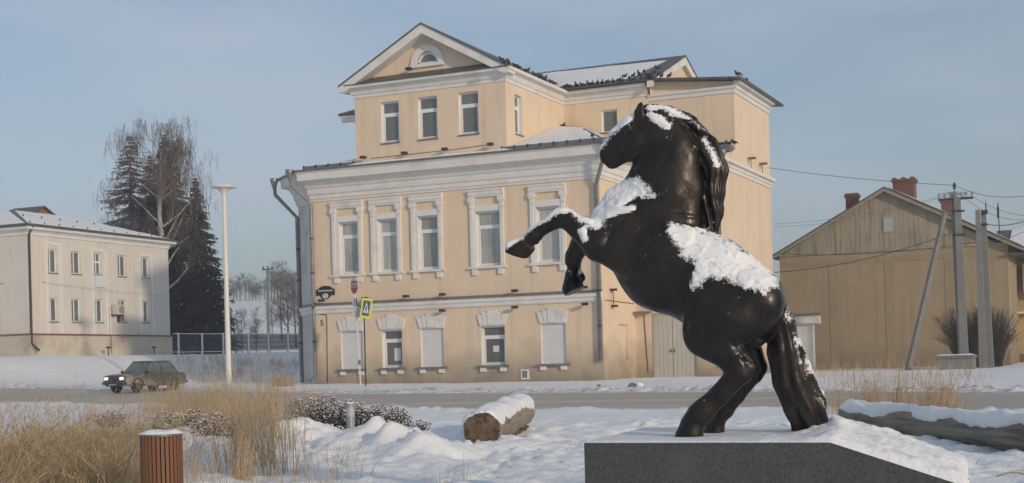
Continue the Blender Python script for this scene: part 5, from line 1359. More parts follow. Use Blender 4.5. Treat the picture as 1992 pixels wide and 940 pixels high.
# near fore leg, lifted and reaching forward
wn = -.26
chain([(1205, 480, -.20, 36), (1166, 478, wn, 33)], .06, .75)
chain([(1166, 476, wn, 33), (1132, 448, wn - .01, 24), (1102, 426, wn - .02, 20.5)], .035, .9)
chain([(1104, 425, wn - .02, 20), (1090, 426, wn - .02, 18.5)], .015, .95)                 # knee
chain([(1090, 427, wn - .02, 17), (1062, 441, wn - .02, 13.5), (1040, 456, wn - .02, 15)], .02, .95)
chain([(1041, 457, wn - .02, 16.5), (1034, 463, wn - .02, 15.5)], .015)                    # fetlock
chain([(1032, 463, wn - .02, 13), (1018, 474, wn - .02, 13)], .012)                        # pastern
cone(HP(1020, 475, wn - .02), HP(1003, 490, wn - .02), 15 * P_, 22 * P_, .010)           # hoof
cone(HP(1032, 484, wn - .02), HP(1022, 494, wn - .02), 9 * P_, 10 * P_, .010)            # heel
chain([(1043, 468, wn - .02, 5), (1045, 473, wn - .02, 3)], .02)                           # ergot tuft
# far fore leg, folded and hanging
wf = .24
chain([(1195, 465, .16, 40), (1152, 452, wf, 32)], .06, .8)
chain([(1152, 455, wf, 30), (1130, 476, wf, 22), (1117, 497, wf, 18.5)], .03, .9)
chain([(1117, 498, wf, 18.5), (1115, 507, wf, 18)], .015)
chain([(1116, 508, wf, 15), (1119, 530, wf + .06, 12.5)], .015)
chain([(1115, 526, wf, 13), (1112, 536, wf, 14)], .012)
cone(HP(1113, 535, wf), HP(1115, 560, wf), 15 * P_, 24 * P_, .010)
cone(HP(1128, 533, wf), HP(1131, 541, wf), 8 * P_, 9 * P_, .012)
# near hind leg
w1 = -.26
chain([(1442, 598, -.18, 66), (1375, 640, w1 + .02, 45), (1372, 655, w1, 41)], .07, .60)
chain([(1425, 620, w1, 48), (1398, 668, w1, 38), (1428, 702, w1 - .01, 27), (1441, 717, w1 - .01, 24.5)], .05, .75)
chain([(1436, 680, w1, 15), (1456, 714, w1 - .01, 15.5)], .02, .7)                          # tendon to the hock
chain([(1448, 712, w1 - .01, 19), (1441, 722, w1 - .01, 25)], .02, .8)                      # hock
chain([(1438, 726, w1 - .01, 23), (1402, 766, w1 - .02, 20), (1370, 797, w1 - .03, 22)], .025, .8)
chain([(1370, 798, w1 - .03, 24), (1362, 806, w1 - .03, 24.5)], .02, .85)
cone(HP(1358, 808, w1 - .03), HP(1346, 826, w1 - .03), 23 * P_, 23 * P_, .02, .9)
cone(HP(1347, 826, w1 - .03), HP(1341, 850, w1 - .03), 23 * P_, 28.5 * P_, .012, .9)
# far hind leg
w2 = .24
chain([(1450, 605, .16, 64), (1425, 650, w2, 46), (1450, 688, w2, 32), (1466, 712, w2, 24.5)], .06, .62)
chain([(1470, 690, w2, 13), (1479, 714, w2, 13)], .02, .7)
chain([(1472, 716, w2, 21), (1465, 724, w2, 23)], .02, .8)
chain([(1462, 727, w2, 21), (1432, 768, w2 + .02, 18), (1410, 796, w2 + .06, 18)], .025, .8)
chain([(1409, 797, w2 + .06, 20), (1402, 803, w2 + .06, 20)], .02, .85)
cone(HP(1400, 805, w2 + .07), HP(1394, 822, w2 + .09), 18 * P_, 17 * P_, .02, .9)
cone(HP(1393, 820, w2 + .09), HP(1389, 842, w2 + .10), 18 * P_, 22 * P_, .012, .9)
chain([(1438, 662, -.02, 17), (1470, 664, .0, 14)], .04, .9)                              # sheath
# neck strap
cpt = HP(1262, 418); cq = HP(1362, 424); cd = (cq - cpt) / np.linalg.norm(cq - cpt); cn = np.array([-cd[2], 0, cd[0]])
sl = sub(cpt - [.12, .6, .16], cq + [.10, .6, .16])
X, Y, Z = AXs[sl[0]][:, None, None], AYs[sl[1]][None, :, None], AZs[sl[2]][None, None, :]
pd = (X - cpt[0]) * cn[0] + (Z - cpt[2]) * cn[2]
DD[sl] -= .011 * np.exp(-(pd / .014) ** 2).astype(np.float32)
BODY = DD
# hooves: flat soles and coronet lines; creases of the modelling
def plane_cut(c, R, a, b):
    """trim what lies to the right of the line a -> b (photo pixels) within R of c"""
    A, B, C = HP(*a), HP(*b), HP(*c); d = B - A; d /= np.linalg.norm(d); n = np.array([-d[2], 0, d[0]])
    sl = sub(C - R, C + R); X, Y, Z = AXs[sl[0]][:, None, None], AYs[sl[1]][None, :, None], AZs[sl[2]][None, None, :]
    ins = (X - C[0]) ** 2 + (Y - C[1]) ** 2 + (Z - C[2]) ** 2 < R * R
    pl_ = (X - A[0]) * n[0] + (Z - A[2]) * n[2]
    DD[sl] = np.where(ins, np.maximum(DD[sl], pl_), DD[sl])
def crease(pts, amp, sig, near=True, far=False):
    for a, b in zip(pts, pts[1:]):
        A, B = HP(*a), HP(*b); lo, hi = np.minimum(A, B) - 4 * sig, np.maximum(A, B) + 4 * sig
        lo[1], hi[1] = (gy0, HY - .03) if near else (HY + .03, gy1)
        sl = sub(lo, hi); X, Z = AXs[sl[0]][:, None, None], AZs[sl[2]][None, None, :]
        d = B - A; L2 = d[0] ** 2 + d[2] ** 2; t = np.clip(((X - A[0]) * d[0] + (Z - A[2]) * d[2]) / L2, 0, 1)
        q = (X - A[0] - t * d[0]) ** 2 + (Z - A[2] - t * d[2]) ** 2
        DD[sl] += (amp * np.exp(-q / sig ** 2)).astype(np.float32)
plane_cut((1008, 492, wn), .19, (1046, 514, wn), (980, 489, wn))
plane_cut((1120, 558, wf), .20, (1150, 550, wf), (1092, 581, wf))
crease([(1270, 470, -.3), (1240, 520, -.3), (1200, 545, -.3)], .016, .03)          # behind the shoulder
crease([(1215, 425, -.3), (1190, 455, -.3), (1180, 490, -.3)], .012, .022)
crease([(1372, 556, -.3), (1350, 590, -.3), (1338, 640, -.3)], .018, .030)         # flank fold
crease([(1400, 700, -.3), (1440, 690, -.3), (1462, 705, -.3)], .007, .018)
crease([(1395, 668, -.3), (1430, 700, -.3)], .008, .016)
crease([(1418, 655, -.3), (1446, 696, -.3), (1452, 712, -.3)], .010, .013)
crease([(1430, 744, -.3), (1395, 785, -.3)], .006, .012)
crease([(1328, 822, -.3), (1372, 826, -.3)], .007, .010); crease([(1020, 462, -.3), (1034, 484, -.3)], .006, .010)
crease([(1250, 262, -.2), (1258, 285, -.2), (1246, 312, -.2)], .012, .02)         # jaw edge
crease([(1300, 290, -.2), (1280, 350, -.2), (1262, 400, -.2)], .008, .03)          # neck groove
crease([(1060, 432, -.3), (1045, 450, -.3)], .004, .010); crease([(1128, 436, -.3), (1105, 424, -.3)], .004, .012)
# mane and tail on their own fields, with combed locks, then joined
def hair(pts, seed, amp, freq, k=.02, ys=1.0):
    T = np.full_like(BODY, 9.0); chain(pts, .03, ys, T)
    Pm = np.array([HP(*p[:3]) for p in pts]); lo, hi = Pm.min(0) - .35, Pm.max(0) + .35; sl = sub(lo, hi)
    X, Y, Z = np.broadcast_arrays(AXs[sl[0]][:, None, None], AYs[sl[1]][None, :, None], AZs[sl[2]][None, None, :])
    best = np.full(X.shape, 9e9, np.float32); S = np.zeros(X.shape, np.float32); Q_ = np.zeros(X.shape, np.float32)
    acc = 0
    for a, b in zip(Pm, Pm[1:]):
        d = b - a; Ln = np.linalg.norm(d); u = d / Ln; s = np.array([u[2], 0, -u[0]])
        t = np.clip((X - a[0]) * u[0] + (Y - a[1]) * u[1] + (Z - a[2]) * u[2], 0, Ln)
        rx, ry, rz = X - a[0] - t * u[0], Y - a[1] - t * u[1], Z - a[2] - t * u[2]
        r2 = rx * rx + ry * ry + rz * rz; m = r2 < best
        best = np.where(m, r2, best); S = np.where(m, t + acc, S); Q_ = np.where(m, np.arctan2(rx * s[0] + rz * s[2], -ry), Q_); acc += Ln
    return T, sl, S, Q_
def smin(a, b, k):
    h = np.clip(.5 + .5 * (a - b) / k, 0, 1); return a * (1 - h) + b * h - k * h * (1 - h)
T, sl, S, A_ = hair([(1262, 222, .02, 12), (1298, 227, .07, 15), (1339, 247, .12, 17), (1374, 287, .15, 20), (1389, 334, .15, 21), (1385, 376, .14, 19), (1384, 412, .13, 17), (1380, 456, .10, 11)], 1, 0, 0)
wave = np.abs(np.sin(A_ * 2.5 + S * 5.5 + .9 * np.sin(S * 4 + A_))) ** .7
T[sl] += (.022 - .055 * wave + .014 * np.sin(A_ * 9 + S * 12 + 1.5 * np.sin(S * 9))).astype(np.float32)
BODY = smin(BODY, T, .006)
T, sl, S, A_ = hair([(1508, 588, .02, 16), (1519, 628, .06, 25), (1528, 682, .12, 32), (1544, 738, .20, 36), (1566, 790, .30, 35), (1577, 822, .36, 29), (1572, 846, .38, 25)], 2, 0, 0)
fr = np.clip(S / 1.2, .3, 1)
T[sl] += (fr * (.014 - .050 * np.abs(np.sin(A_ * 3.5 + .9 * np.sin(S * 4 + A_))) - .013 * np.sin(A_ * 11 + 2 * np.sin(S * 6)))).astype(np.float32)
BODY = smin(BODY, T, .025)
# shallow modelling marks of the cast surface
ZB = pz + .012
BODY = np.maximum(BODY, (ZB - AZs)[None, None, :])
def surface_nets(F):
    """naive surface nets over the grid field F (negative inside)"""
    s = F < 0
    nx, ny, nz = F.shape
    cs = np.zeros((nx - 1, ny - 1, nz - 1), np.int8)
    for i in (0, 1):
        for j in (0, 1):
            for k in (0, 1): cs += s[i:nx - 1 + i, j:ny - 1 + j, k:nz - 1 + k]
    act = np.argwhere((cs > 0) & (cs < 8)); ids = np.full(cs.shape, -1, np.int64); ids[tuple(act.T)] = np.arange(len(act))
    acc = np.zeros((len(act), 3)); cnt = np.zeros(len(act))
    cor = [(i, j, k) for i in (0, 1) for j in (0, 1) for k in (0, 1)]
    val = {c: F[act[:, 0] + c[0], act[:, 1] + c[1], act[:, 2] + c[2]].astype(float) for c in cor}
    for c in cor:
        for ax in range(3):
            if c[ax] == 0:
                e = list(c); e[ax] = 1; a, b = val[c], val[tuple(e)]; m = (a < 0) != (b < 0)
                t = np.where(m, a / np.where(m, a - b, 1), 0)
                p = np.tile(np.array(c, float), (len(act), 1)); p[:, ax] = t
                acc[m] += p[m]; cnt[m] += 1
    V = act + acc / cnt[:, None]
    Qs = []
    for ax in range(3):
        a = s if True else None
        lo = [slice(None)] * 3; hi = [slice(None)] * 3; lo[ax] = slice(0, -1); hi[ax] = slice(1, None)
        cr = np.argwhere(s[tuple(lo)] != s[tuple(hi)])
        o1, o2 = [(1, 2), (2, 0), (0, 1)][ax]
        cr = cr[(cr[:, o1] > 0) & (cr[:, o2] > 0) & (cr[:, o1] < F.shape[o1] - 1) & (cr[:, o2] < F.shape[o2] - 1)]
        q = []
        for d1, d2 in ((-1, -1), (0, -1), (0, 0), (-1, 0)):
            c = cr.copy(); c[:, o1] += d1; c[:, o2] += d2; q.append(ids[c[:, 0], c[:, 1], c[:, 2]])
        q = np.stack(q, 1); ins = s[cr[:, 0], cr[:, 1], cr[:, 2]]
        q[~ins] = q[~ins][:, ::-1]; Qs.append(q)
    return V, np.vstack(Qs)
def to_world(V): return V * RES + np.array([gx0, gy0, gz0])
hb = thing('horse_statue', 'black bronze statue of a rearing horse with snow on its back, on a granite plinth', 'statue', (-4.0, HY, pz))
M_brz = mat('black_bronze', (.011, .010, .010), (.028, .022, .017), scale=5, rough=.34, metal=.55, bump=.22, bscale=20, spec=.6, c3=(.046, .034, .023), s3=1.9, lo3=.5, hi3=.78)
_n = M_brz.node_tree.nodes; _l = M_brz.node_tree.links.new   # uneven polish, with runs down the metal
_t = _n.new('ShaderNodeTexCoord'); _m = _n.new('ShaderNodeMapping'); _m.inputs['Scale'].default_value = (7, 7, 1.6); _l(_t.outputs['Object'], _m.inputs[0])
_q = _n.new('ShaderNodeTexNoise'); _q.inputs['Scale'].default_value = 1.3; _q.inputs['Detail'].default_value = 7; _l(_m.outputs[0], _q.inputs['Vector'])
_r = _n.new('ShaderNodeMapRange'); _r.inputs['From Min'].default_value = .35; _r.inputs['From Max'].default_value = .68; _r.inputs['To Min'].default_value = .24; _r.inputs['To Max'].default_value = .55
_l(_q.outputs['Fac'], _r.inputs['Value']); _l(_r.outputs[0], _n['Principled BSDF'].inputs['Roughness'])
V, Q = surface_nets(BODY); VB = V
horse_body = big_mesh('horse_body', to_world(V), Q, M_brz, True, parent=hb)
# ---- snow lying on the statue
gxx, gyy, gzz = np.gradient(BODY, RES)
ln = np.sqrt(gxx ** 2 + gyy ** 2 + gzz ** 2) + 1e-6
UPN = (gzz * .92 - gxx * .38 - gyy * .12) / ln            # snow came from the left
del gxx, gyy
UPZ_ = gzz / ln
near_s = np.abs(BODY) < .09
ii = np.argwhere(near_s)
px_, py_, pz_ = AXs[ii[:, 0]], AYs[ii[:, 1]], AZs[ii[:, 2]]
nzv = UPN[near_s]; up0 = UPZ_[near_s]
def region(pts):
    """largest of (1 - dist/r) over a chain of (u, v, w, r_px), measured in the horse's own x-z plane"""
    best = np.full(len(px_), -9.0)
    for a, b in zip(pts, pts[1:]):
        A, B = HP(*a[:3])[[0, 2]], HP(*b[:3])[[0, 2]]; d = B - A; L2 = d @ d + 1e-9
        t = np.clip(((px_ - A[0]) * d[0] + (pz_ - A[1]) * d[1]) / L2, 0, 1)
        dist = np.hypot(px_ - A[0] - t * d[0], pz_ - A[1] - t * d[1]); r = (a[3] + (b[3] - a[3]) * t) * P_
        best = np.maximum(best, 1 - dist / r)
    return best
nz_f = fbm(px_ * 11, py_ * 11, pz_ * 11, 3, 91); nz_c = fbm(px_ * 4, py_ * 4, pz_ * 4, 3, 95); nz_h = vnoise(px_ * 31, py_ * 31, pz_ * 31, 97)
th = np.full(len(px_), -.02); GM = np.full(len(px_), -9.0); DU = -.42 + .34 * np.clip(up0, -.5, 1)
def lay(reg, thick, nmin, noise=.25, soft=.35):
    global th, GM, DU
    g = np.clip(reg * 2.2, -1, 1) * .5 + (nzv - nmin) / soft * .5
    g = np.where((reg < -.05) | (nzv < nmin - .25), -1, g)
    g0 = g
    g = g + noise * (nz_f * .8 + nz_c * .5 + nz_h * .9) * 1.35
    GM = np.maximum(GM, np.where(reg > -.5, g, -9))
    DU = np.maximum(DU, np.where(reg > -.6, np.clip(g0 + .22, -1, 1.2) * min(1, thick / .02), -1))
    g = (g - .50) / .50
    g = np.where(g > 0, np.abs(g) ** .8 * (.62 + .5 * nz_c + .35 * nz_f), g)
    th = np.maximum(th, np.clip(g, -1, 1) * thick)
lay(region([(1168, 288, 0, 12), (1193, 254, 0, 15), (1226, 229, 0, 15)]), .011, .40, .25)
lay(region([(1266, 223, -.05, 6), (1280, 233, -.07, 11), (1302, 248, -.07, 8)]), .016, .12, .3)
lay(region([(1262, 209, 0, 6), (1292, 211, .06, 6), (1334, 229, .10, 7), (1370, 263, .12, 7), (1391, 302, .12, 7), (1399, 325, .12, 5)]), .020, .05, .12)
lay(region([(1168, 404, 0, 18), (1200, 384, 0, 29), (1250, 368, 0, 22), (1282, 382, -.1, 8)]), .024, .30, .35)
lay(region([(1158, 425, -.15, 11), (1195, 416, -.2, 9), (1236, 406, -.2, 6)]), .022, .15, .35)
lay(region([(1160, 430, wn, 20), (1130, 412, wn, 16), (1098, 403, wn, 18), (1050, 425, wn, 19), (1008, 458, wn, 16), (990, 480, wn, 10)]), .024, .55, .15)
lay(region([(1142, 452, wn, 9), (1145, 466, wn, 9)]), .016, -.3, .5)
lay(region([(1322, 450, -.1, 16), (1362, 479, -.15, 35), (1425, 512, -.1, 41), (1480, 537, 0, 31), (1518, 566, 0, 18)]), .022, .38, .75, .7)
lay(region([(1370, 530, -.3, 18), (1356, 560, -.3, 12)]), .014, .0, .6)
lay(region([(1528, 600, .05, 5), (1552, 650, .1, 6), (1568, 690, .15, 14), (1594, 745, .25, 12), (1617, 800, .33, 9)]), .018, .05, .7)
lay(region([(1122, 528, wf, 10), (1134, 524, wf, 12)]), .02, .3, .1)
th = np.where(up0 < -.25, -.02, th)
SN = np.full_like(BODY, .05); SN[near_s] = np.maximum(BODY[near_s] - th, -(BODY[near_s] + .03))
# smooth the snow field once
Sm = SN.copy()
for ax in range(3): Sm = (np.roll(Sm, 1, ax) + 2 * Sm + np.roll(Sm, -1, ax)) / 4
V, Q = surface_nets(Sm)
big_mesh('snow_patches', to_world(V), Q, M_snow, True, parent=hb)
# thin dusting round the thick patches: how much settled is kept as a value per vertex, broken up by fine noise in the material
DG = np.full(BODY.shape, -1.0, np.float32); DG[near_s] = DU
for ax in range(3): DG = (np.roll(DG, 1, ax) + 2 * DG + np.roll(DG, -1, ax)) / 4
vi = np.clip(np.round(VB).astype(int), 0, np.array(BODY.shape) - 1)
at_ = horse_body.data.attributes.new('snow_dust', 'FLOAT', 'POINT'); at_.data.foreach_set('value', DG[vi[:, 0], vi[:, 1], vi[:, 2]].astype(np.float32))
n = M_brz.node_tree.nodes; l = M_brz.node_tree.links.new
an_ = n.new('ShaderNodeAttribute'); an_.attribute_name = 'snow_dust'
tcn = n.new('ShaderNodeTexCoord'); acc_ = an_.outputs['Fac']
for sc_, amp in ((70.0, 1.2), (24.0, 1.5), (8.0, 1.3)):
    nn = n.new('ShaderNodeTexNoise'); nn.inputs['Scale'].default_value = sc_; nn.inputs['Detail'].default_value = 4; l(tcn.outputs['Object'], nn.inputs['Vector'])
    ma = n.new('ShaderNodeMath'); ma.operation = 'MULTIPLY_ADD'; ma.inputs[1].default_value = amp; l(nn.outputs['Fac'], ma.inputs[0]); l(acc_, ma.inputs[2]); acc_ = ma.outputs[0]
mr = n.new('ShaderNodeMapRange'); mr.inputs['From Min'].default_value = 2.10; mr.inputs['From Max'].default_value = 2.62; l(acc_, mr.inputs['Value'])
df = n.new('ShaderNodeBsdfDiffuse'); df.inputs['Color'].default_value = (.78, .80, .83, 1)
mxs = n.new('ShaderNodeMixShader'); l(mr.outputs[0], mxs.inputs[0]); l(n['Principled BSDF'].outputs[0], mxs.inputs[1]); l(df.outputs[0], mxs.inputs[2]); l(mxs.outputs[0], n['Material Output'].inputs['Surface'])
# crumbs of snow clinging round the patches: tiny lumps on the bronze itself
r = np.random.RandomState(6)
shell = np.abs(BODY[near_s]) < .009
prob = np.where(shell & (GM > -.55) & (GM < .25) & (up0 > -.1), np.exp(-((GM + .05) / .20) ** 2) * .25, 0)
pk = np.argwhere(r.rand(len(prob)) < prob)[:, 0]
if len(pk) > 9000: pk = r.choice(pk, 9000, False)
ov = np.array([(1, 0, 0), (-1, 0, 0), (0, 1, 0), (0, -1, 0), (0, 0, 1), (0, 0, -1)], float)
of = np.array([(0, 2, 4), (2, 1, 4), (1, 3, 4), (3, 0, 4), (2, 0, 5), (1, 2, 5), (3, 1, 5), (0, 3, 5)])
cc_ = np.stack([px_[pk], py_[pk], pz_[pk]], -1).astype(float) + r.uniform(-.008, .008, (len(pk), 3))
sz = r.uniform(.004, .009, (len(pk), 1, 1))
V = (cc_[:, None, :] + ov[None] * sz * r.uniform(.6, 1.3, (len(pk), 6, 1))).reshape(-1, 3)
Q = (np.arange(len(pk))[:, None, None] * 6 + of[None]).reshape(-1, 3)
big_mesh('snow_crumbs', V, Q, M_snow, True, parent=hb, kind='stuff')
del SN, Sm, BODY, UPN, UPZ_, near_s, D, DD, T

# ------------------------------------------------------------------ pigeons
M_pig = mat('pigeon_grey', (.018, .018, .021), (.05, .05, .054), scale=7, rough=.7)
def pigeon_mesh():
    mb = MB()
    mb.ell((0, 0, .13), (.15, .075, .085), 10, 7); mb.ell((.11, 0, .19), (.06, .05, .075), 8, 6); mb.ell((.145, 0, .255), (.042, .034, .038), 8, 6)
    mb.tube([(.18, 0, .255), (.215, 0, .245)], [.012, .003], 5); mb.slab([(-.10, -.035, .12), (-.27, -.05, .075), (-.27, .05, .075), (-.10, .035, .12)], (0, 0, .02))
    for s in (-1, 1):
        mb.ell((-.03, s * .065, .145), (.14, .02, .06), 8, 5); mb.tube([(.01, s * .03, .06), (.015, s * .03, 0)], .008, 4)
    return mb
proto = None
rng = random.Random(12)
ORD = 'first second third fourth fifth sixth seventh eighth ninth tenth eleventh twelfth thirteenth fourteenth fifteenth'.split()
def pigeon(p, label, group, s=1.0):
    global proto
    if proto is None:
        proto = pigeon_mesh().build('pigeon', M_pig, None, smooth=True); o = proto
    else:
        o = proto.copy(); COL.objects.link(o)
    o.location = p; o.rotation_euler = (0, rng.uniform(-.3, .15), rng.uniform(0, 2 * PI)); q = s * rng.uniform(.72, .95); o.scale = (q, q, q)
    ORG[o.name] = tuple(p); tag(o, label, 'pigeon', group)
for i, (u, v) in enumerate(((975, 118), (984, 119), (990, 122), (1003, 128), (1009, 131), (1024, 141), (1038, 148), (1049, 155), (1053, 158), (1061, 163), (1071, 170), (1078, 174))):
    p = onX(u, v, TXR + .02); pigeon((p[0], p[1], EVZ + .0 + max(0, (0)) + .01), ORD[i] + ' pigeon from the left along the right eave of the gabled tower', 'pigeons on the tower eave')
for i, u in enumerate((1098, 1103, 1108, 1121, 1133, 1145, 1153, 1163, 1172, 1182, 1193, 1205)):
    p = onY(u, 170, YE + .15); pigeon((p[0], YE + .12, 15.74), ORD[i] + ' pigeon from the left along the front eave under the roof snow', 'pigeons on the main eave')
for i, (u, v) in enumerate(sorted(((1211, 160), (1215, 152), (1224, 156), (1229, 160), (1233, 150), (1242, 147), (1253, 142), (1258, 154), (1263, 149), (1268, 154), (1273, 145), (1278, 136), (1288, 151), (1248, 157), (1282, 148)))):
    p = onPlane(u, v, (0, YE, 15.72), (0, -k, 1)); pigeon(p, ORD[i] + ' pigeon from the left on the roof slope by the small gable', 'pigeons on the roof slope')
for i, u in enumerate((1403, 1409, 1415, 1421, 1428)):
    p = onY(u, 290, 66.2); pigeon((p[0], 66.2, 11.98), ORD[i] + ' pigeon from the left on the small ledge beside the mane', 'pigeons on the hatch')
p = onY(1439, 160, 66.9); pigeon((p[0] - .1, 66.95, 15.40), 'single pigeon standing on the corner of the right wing roof', 'lone pigeons', 1.1)
p = onX(1455, 172, -17.8); pigeon((-17.85, p[1], 15.39), 'single pigeon on the right edge of the right wing roof', 'lone pigeons')
p = onY(1302, 151, 66.9); pigeon((p[0], 66.95, 15.72), 'single pigeon at the foot of the small right gable', 'lone pigeons')
pigeon((onY(1155, 278, E0 + .4)[0], E0 + .22, 11.80), 'pigeon alone on the lower eave left of the horse head', 'lone pigeons')
for i, (u, v) in enumerate(((1075, 259), (1097, 249), (1123, 256), (1131, 259))):
    p = onPlane(u, v, (TX1, YW, 13.98), (.35, -.36, 1)); pigeon((p[0], p[1] - .1, p[2]), ORD[i] + ' pigeon from the left near the tip of the lower snowy hip roof', 'pigeons on the hip roof')
# ------------------------------------------------------------------ grass
def grass(name, label, roots, hts, lean, m, width=.006, seg=4, curve=.5, seed=1, droop=0.0, plume=0.0):
    """roots Nx2; blades as thin curved strips; lean = (mean x, mean y, spread)"""
    r = np.random.RandomState(seed); n = len(roots); z = terrain(roots[:, 0], roots[:, 1]); hts = hts * roots[:, 2]
    a = r.uniform(0, 2 * PI, n); lx = lean[0] + lean[2] * r.randn(n) + roots[:, 3]; ly = lean[1] + lean[2] * r.randn(n) + roots[:, 4]
    w = width * r.uniform(.6, 1.4, n); wx, wy = np.cos(a), np.sin(a)
    V = np.zeros((n, (seg + 1) * 2, 3))
    for k in range(seg + 1):
        t = k / seg; q = t ** (1 + curve)
        cx = roots[:, 0] + lx * hts * q; cy = roots[:, 1] + ly * hts * q; cz = z - .03 + hts * (t - droop * t ** 3 * r.uniform(.5, 1, n))
        ww = w * (1 - .85 * t)
        V[:, 2 * k] = np.stack([cx - wx * ww, cy - wy * ww, cz], -1); V[:, 2 * k + 1] = np.stack([cx + wx * ww, cy + wy * ww, cz], -1)
    base = (np.arange(n) * (seg + 1) * 2)[:, None, None]
    q = np.array([[2 * k, 2 * k + 1, 2 * k + 3, 2 * k + 2] for k in range(seg)])[None]
    V = V.reshape(-1, 3); Qm = (base + q).reshape(-1, 4)
    if plume:   # loose seed heads: short side awns along the top third of some stalks
        pk = np.argwhere(r.rand(n) < plume)[:, 0]; rep = 7
        ks = np.repeat(pk, rep); t = r.uniform(.66, 1.0, len(ks)); qq = t ** (1 + curve)
        P = np.stack([roots[ks, 0] + lx[ks] * hts[ks] * qq, roots[ks, 1] + ly[ks] * hts[ks] * qq, z[ks] - .03 + hts[ks] * t], -1)
        d = np.stack([r.randn(len(ks)) * .55 + lx[ks], r.randn(len(ks)) * .55, np.full(len(ks), 1.0)], -1); d *= r.uniform(.03, .085, len(ks))[:, None]
        s_ = np.stack([-d[:, 1] - .01, d[:, 0], d[:, 2] * 0], -1); s_ /= np.linalg.norm(s_, axis=1)[:, None]; s_ *= width * .9
        k0 = len(V); V = np.vstack([V, np.stack([P - s_ * .4, P + s_ * .4, P + d * .6 + s_, P + d], 1).reshape(-1, 3)])
        Qm = np.vstack([Qm, k0 + np.arange(len(ks))[:, None] * 4 + np.array([[0, 1, 2, 3]])])
    o = big_mesh(name, V, Qm, m, True, base=(float(roots[0, 0]), float(roots[0, 1]), float(z[0])), kind='stuff')
    o['label'] = label; o['category'] = 'grass'
    return o
M_straw = mat('dry_straw', (.38, .285, .17), (.56, .45, .29), scale=3.5, rough=.8, spec=.2, c3=(.28, .19, .11), s3=2.1, lo3=.48, hi3=.68)
M_straw2 = mat('pale_straw', (.36, .26, .15), (.52, .40, .25), scale=5, rough=.8, spec=.2)
M_rstraw = mat('russet_straw', (.36, .24, .13), (.48, .35, .20), scale=3, rough=.8, spec=.2)
def clumps(cents, per, spread, seed):
    """roots gathered in tufts; each tuft has its own size, height factor and lean"""
    r = np.random.RandomState(seed); out = []
    for c in cents:
        m = max(2, int(per * r.uniform(.35, 1.6))); s = spread * r.uniform(.4, 1.2)
        q = r.randn(m, 2) * s
        out.append(np.hstack([np.array(c[:2]) + q, np.full((m, 1), r.uniform(.6, 1.12)), np.full((m, 2), 0.) + r.randn(1, 2) * .14 + q / max(s, .05) * .09]))
    return np.vstack(out)
def scatter(u0, u1, v0, v1, n, seed):
    r = np.random.RandomState(seed); return [ground(r.uniform(u0, u1), r.uniform(v0, v1)) for _ in range(n)]
def zone(name, label, us, vs, n, per, spread, h, lean, m, width, seed, **kw):
    R_ = clumps(scatter(*us, *vs, n, seed), per, spread, seed + 1); r = np.random.RandomState(seed + 2)
    return grass(name, label, R_, h[0] + (h[1] - h[0]) * r.rand(len(R_)) ** .8, lean, m, width, seed=seed + 3, **kw)
zone('dry_grass', 'thick mass of tawny arching dry grass filling the lower left corner', (-60, 262), (890, 1010), 170, 36, .30, (.4, 1.25), (.5, .05, .42), M_straw, .0075, 101, curve=1.0, droop=.35, seg=5, plume=.3)
zone('grass_stalks', 'tall loose stalks with seed heads rising out of the grass in the lower left', (-40, 420), (870, 960), 85, 9, .28, (.8, 1.6), (.25, 0, .24), M_straw2, .0055, 221, curve=.9, droop=.12, plume=.6)
zone('dry_grass', 'looser dry grass in the lower left behind the bin', (60, 330), (850, 900), 60, 55, .3, (.3, .75), (.3, 0, .35), M_straw, .006, 111, curve=.9, droop=.3)
zone('tall_grass', 'tall golden feathery grass rising between the lamp post and the bollard', (440, 565), (850, 940), 26, 36, .17, (.7, 1.85), (.0, 0, .11), M_straw2, .0058, 121, curve=.7, droop=.06, seg=5, plume=.5)
zone('tall_grass', 'broad belt of straw grass standing in front of the car and road', (230, 620), (798, 830), 50, 40, .28, (.4, 1.3), (.02, 0, .16), M_straw2, .0055, 131, curve=.7, droop=.08, plume=.5)
zone('tall_grass', 'tall feathery grass at the near road edge in front of the car tail', (335, 440), (800, 814), 16, 34, .22, (.7, 1.5), (.02, 0, .12), M_straw2, .007, 231, curve=.7, droop=.06, plume=.5)
zone('grass_stalks', 'sparse thin stalks bending over the snow right of the litter bin', (360, 720), (900, 990), 60, 8, .18, (.35, .9), (.1, 0, .3), M_straw, .004, 141, curve=.8, droop=.15)
zone('grass_stalks', 'few dark stalks standing in the snow left of the felled log', (820, 905), (930, 990), 7, 4, .06, (.3, .62), (.05, 0, .14), M_rstraw, .005, 151)
zone('weeds', 'thin dry weeds on the snowbank below the fence', (340, 585), (700, 748), 120, 16, .5, (.4, 1.1), (.05, 0, .15), M_straw2, .008, 161)
zone('weeds', 'thin weed stalks on the near verge at the left', (0, 300), (790, 830), 50, 7, .3, (.5, 1.1), (.1, 0, .25), M_straw2, .006, 171)
zone('roadside_grass', 'russet dry grass beside the road behind the fallen trunk', (1625, 1850), (790, 812), 30, 34, .2, (.35, 1.05), (.02, 0, .13), M_rstraw, .006, 181, plume=.4)
zone('roadside_grass', 'pale dry weeds in the snow beyond the road at the right', (1600, 1900), (728, 757), 60, 8, .5, (.35, .9), (.03, 0, .14), M_straw2, .009, 191)
zone('wall_weeds', 'strip of dry weeds along the foot of the ochre gable wall', (1585, 1820), (716, 722), 50, 14, .6, (.2, .75), (.02, 0, .14), M_straw2, .009, 201)

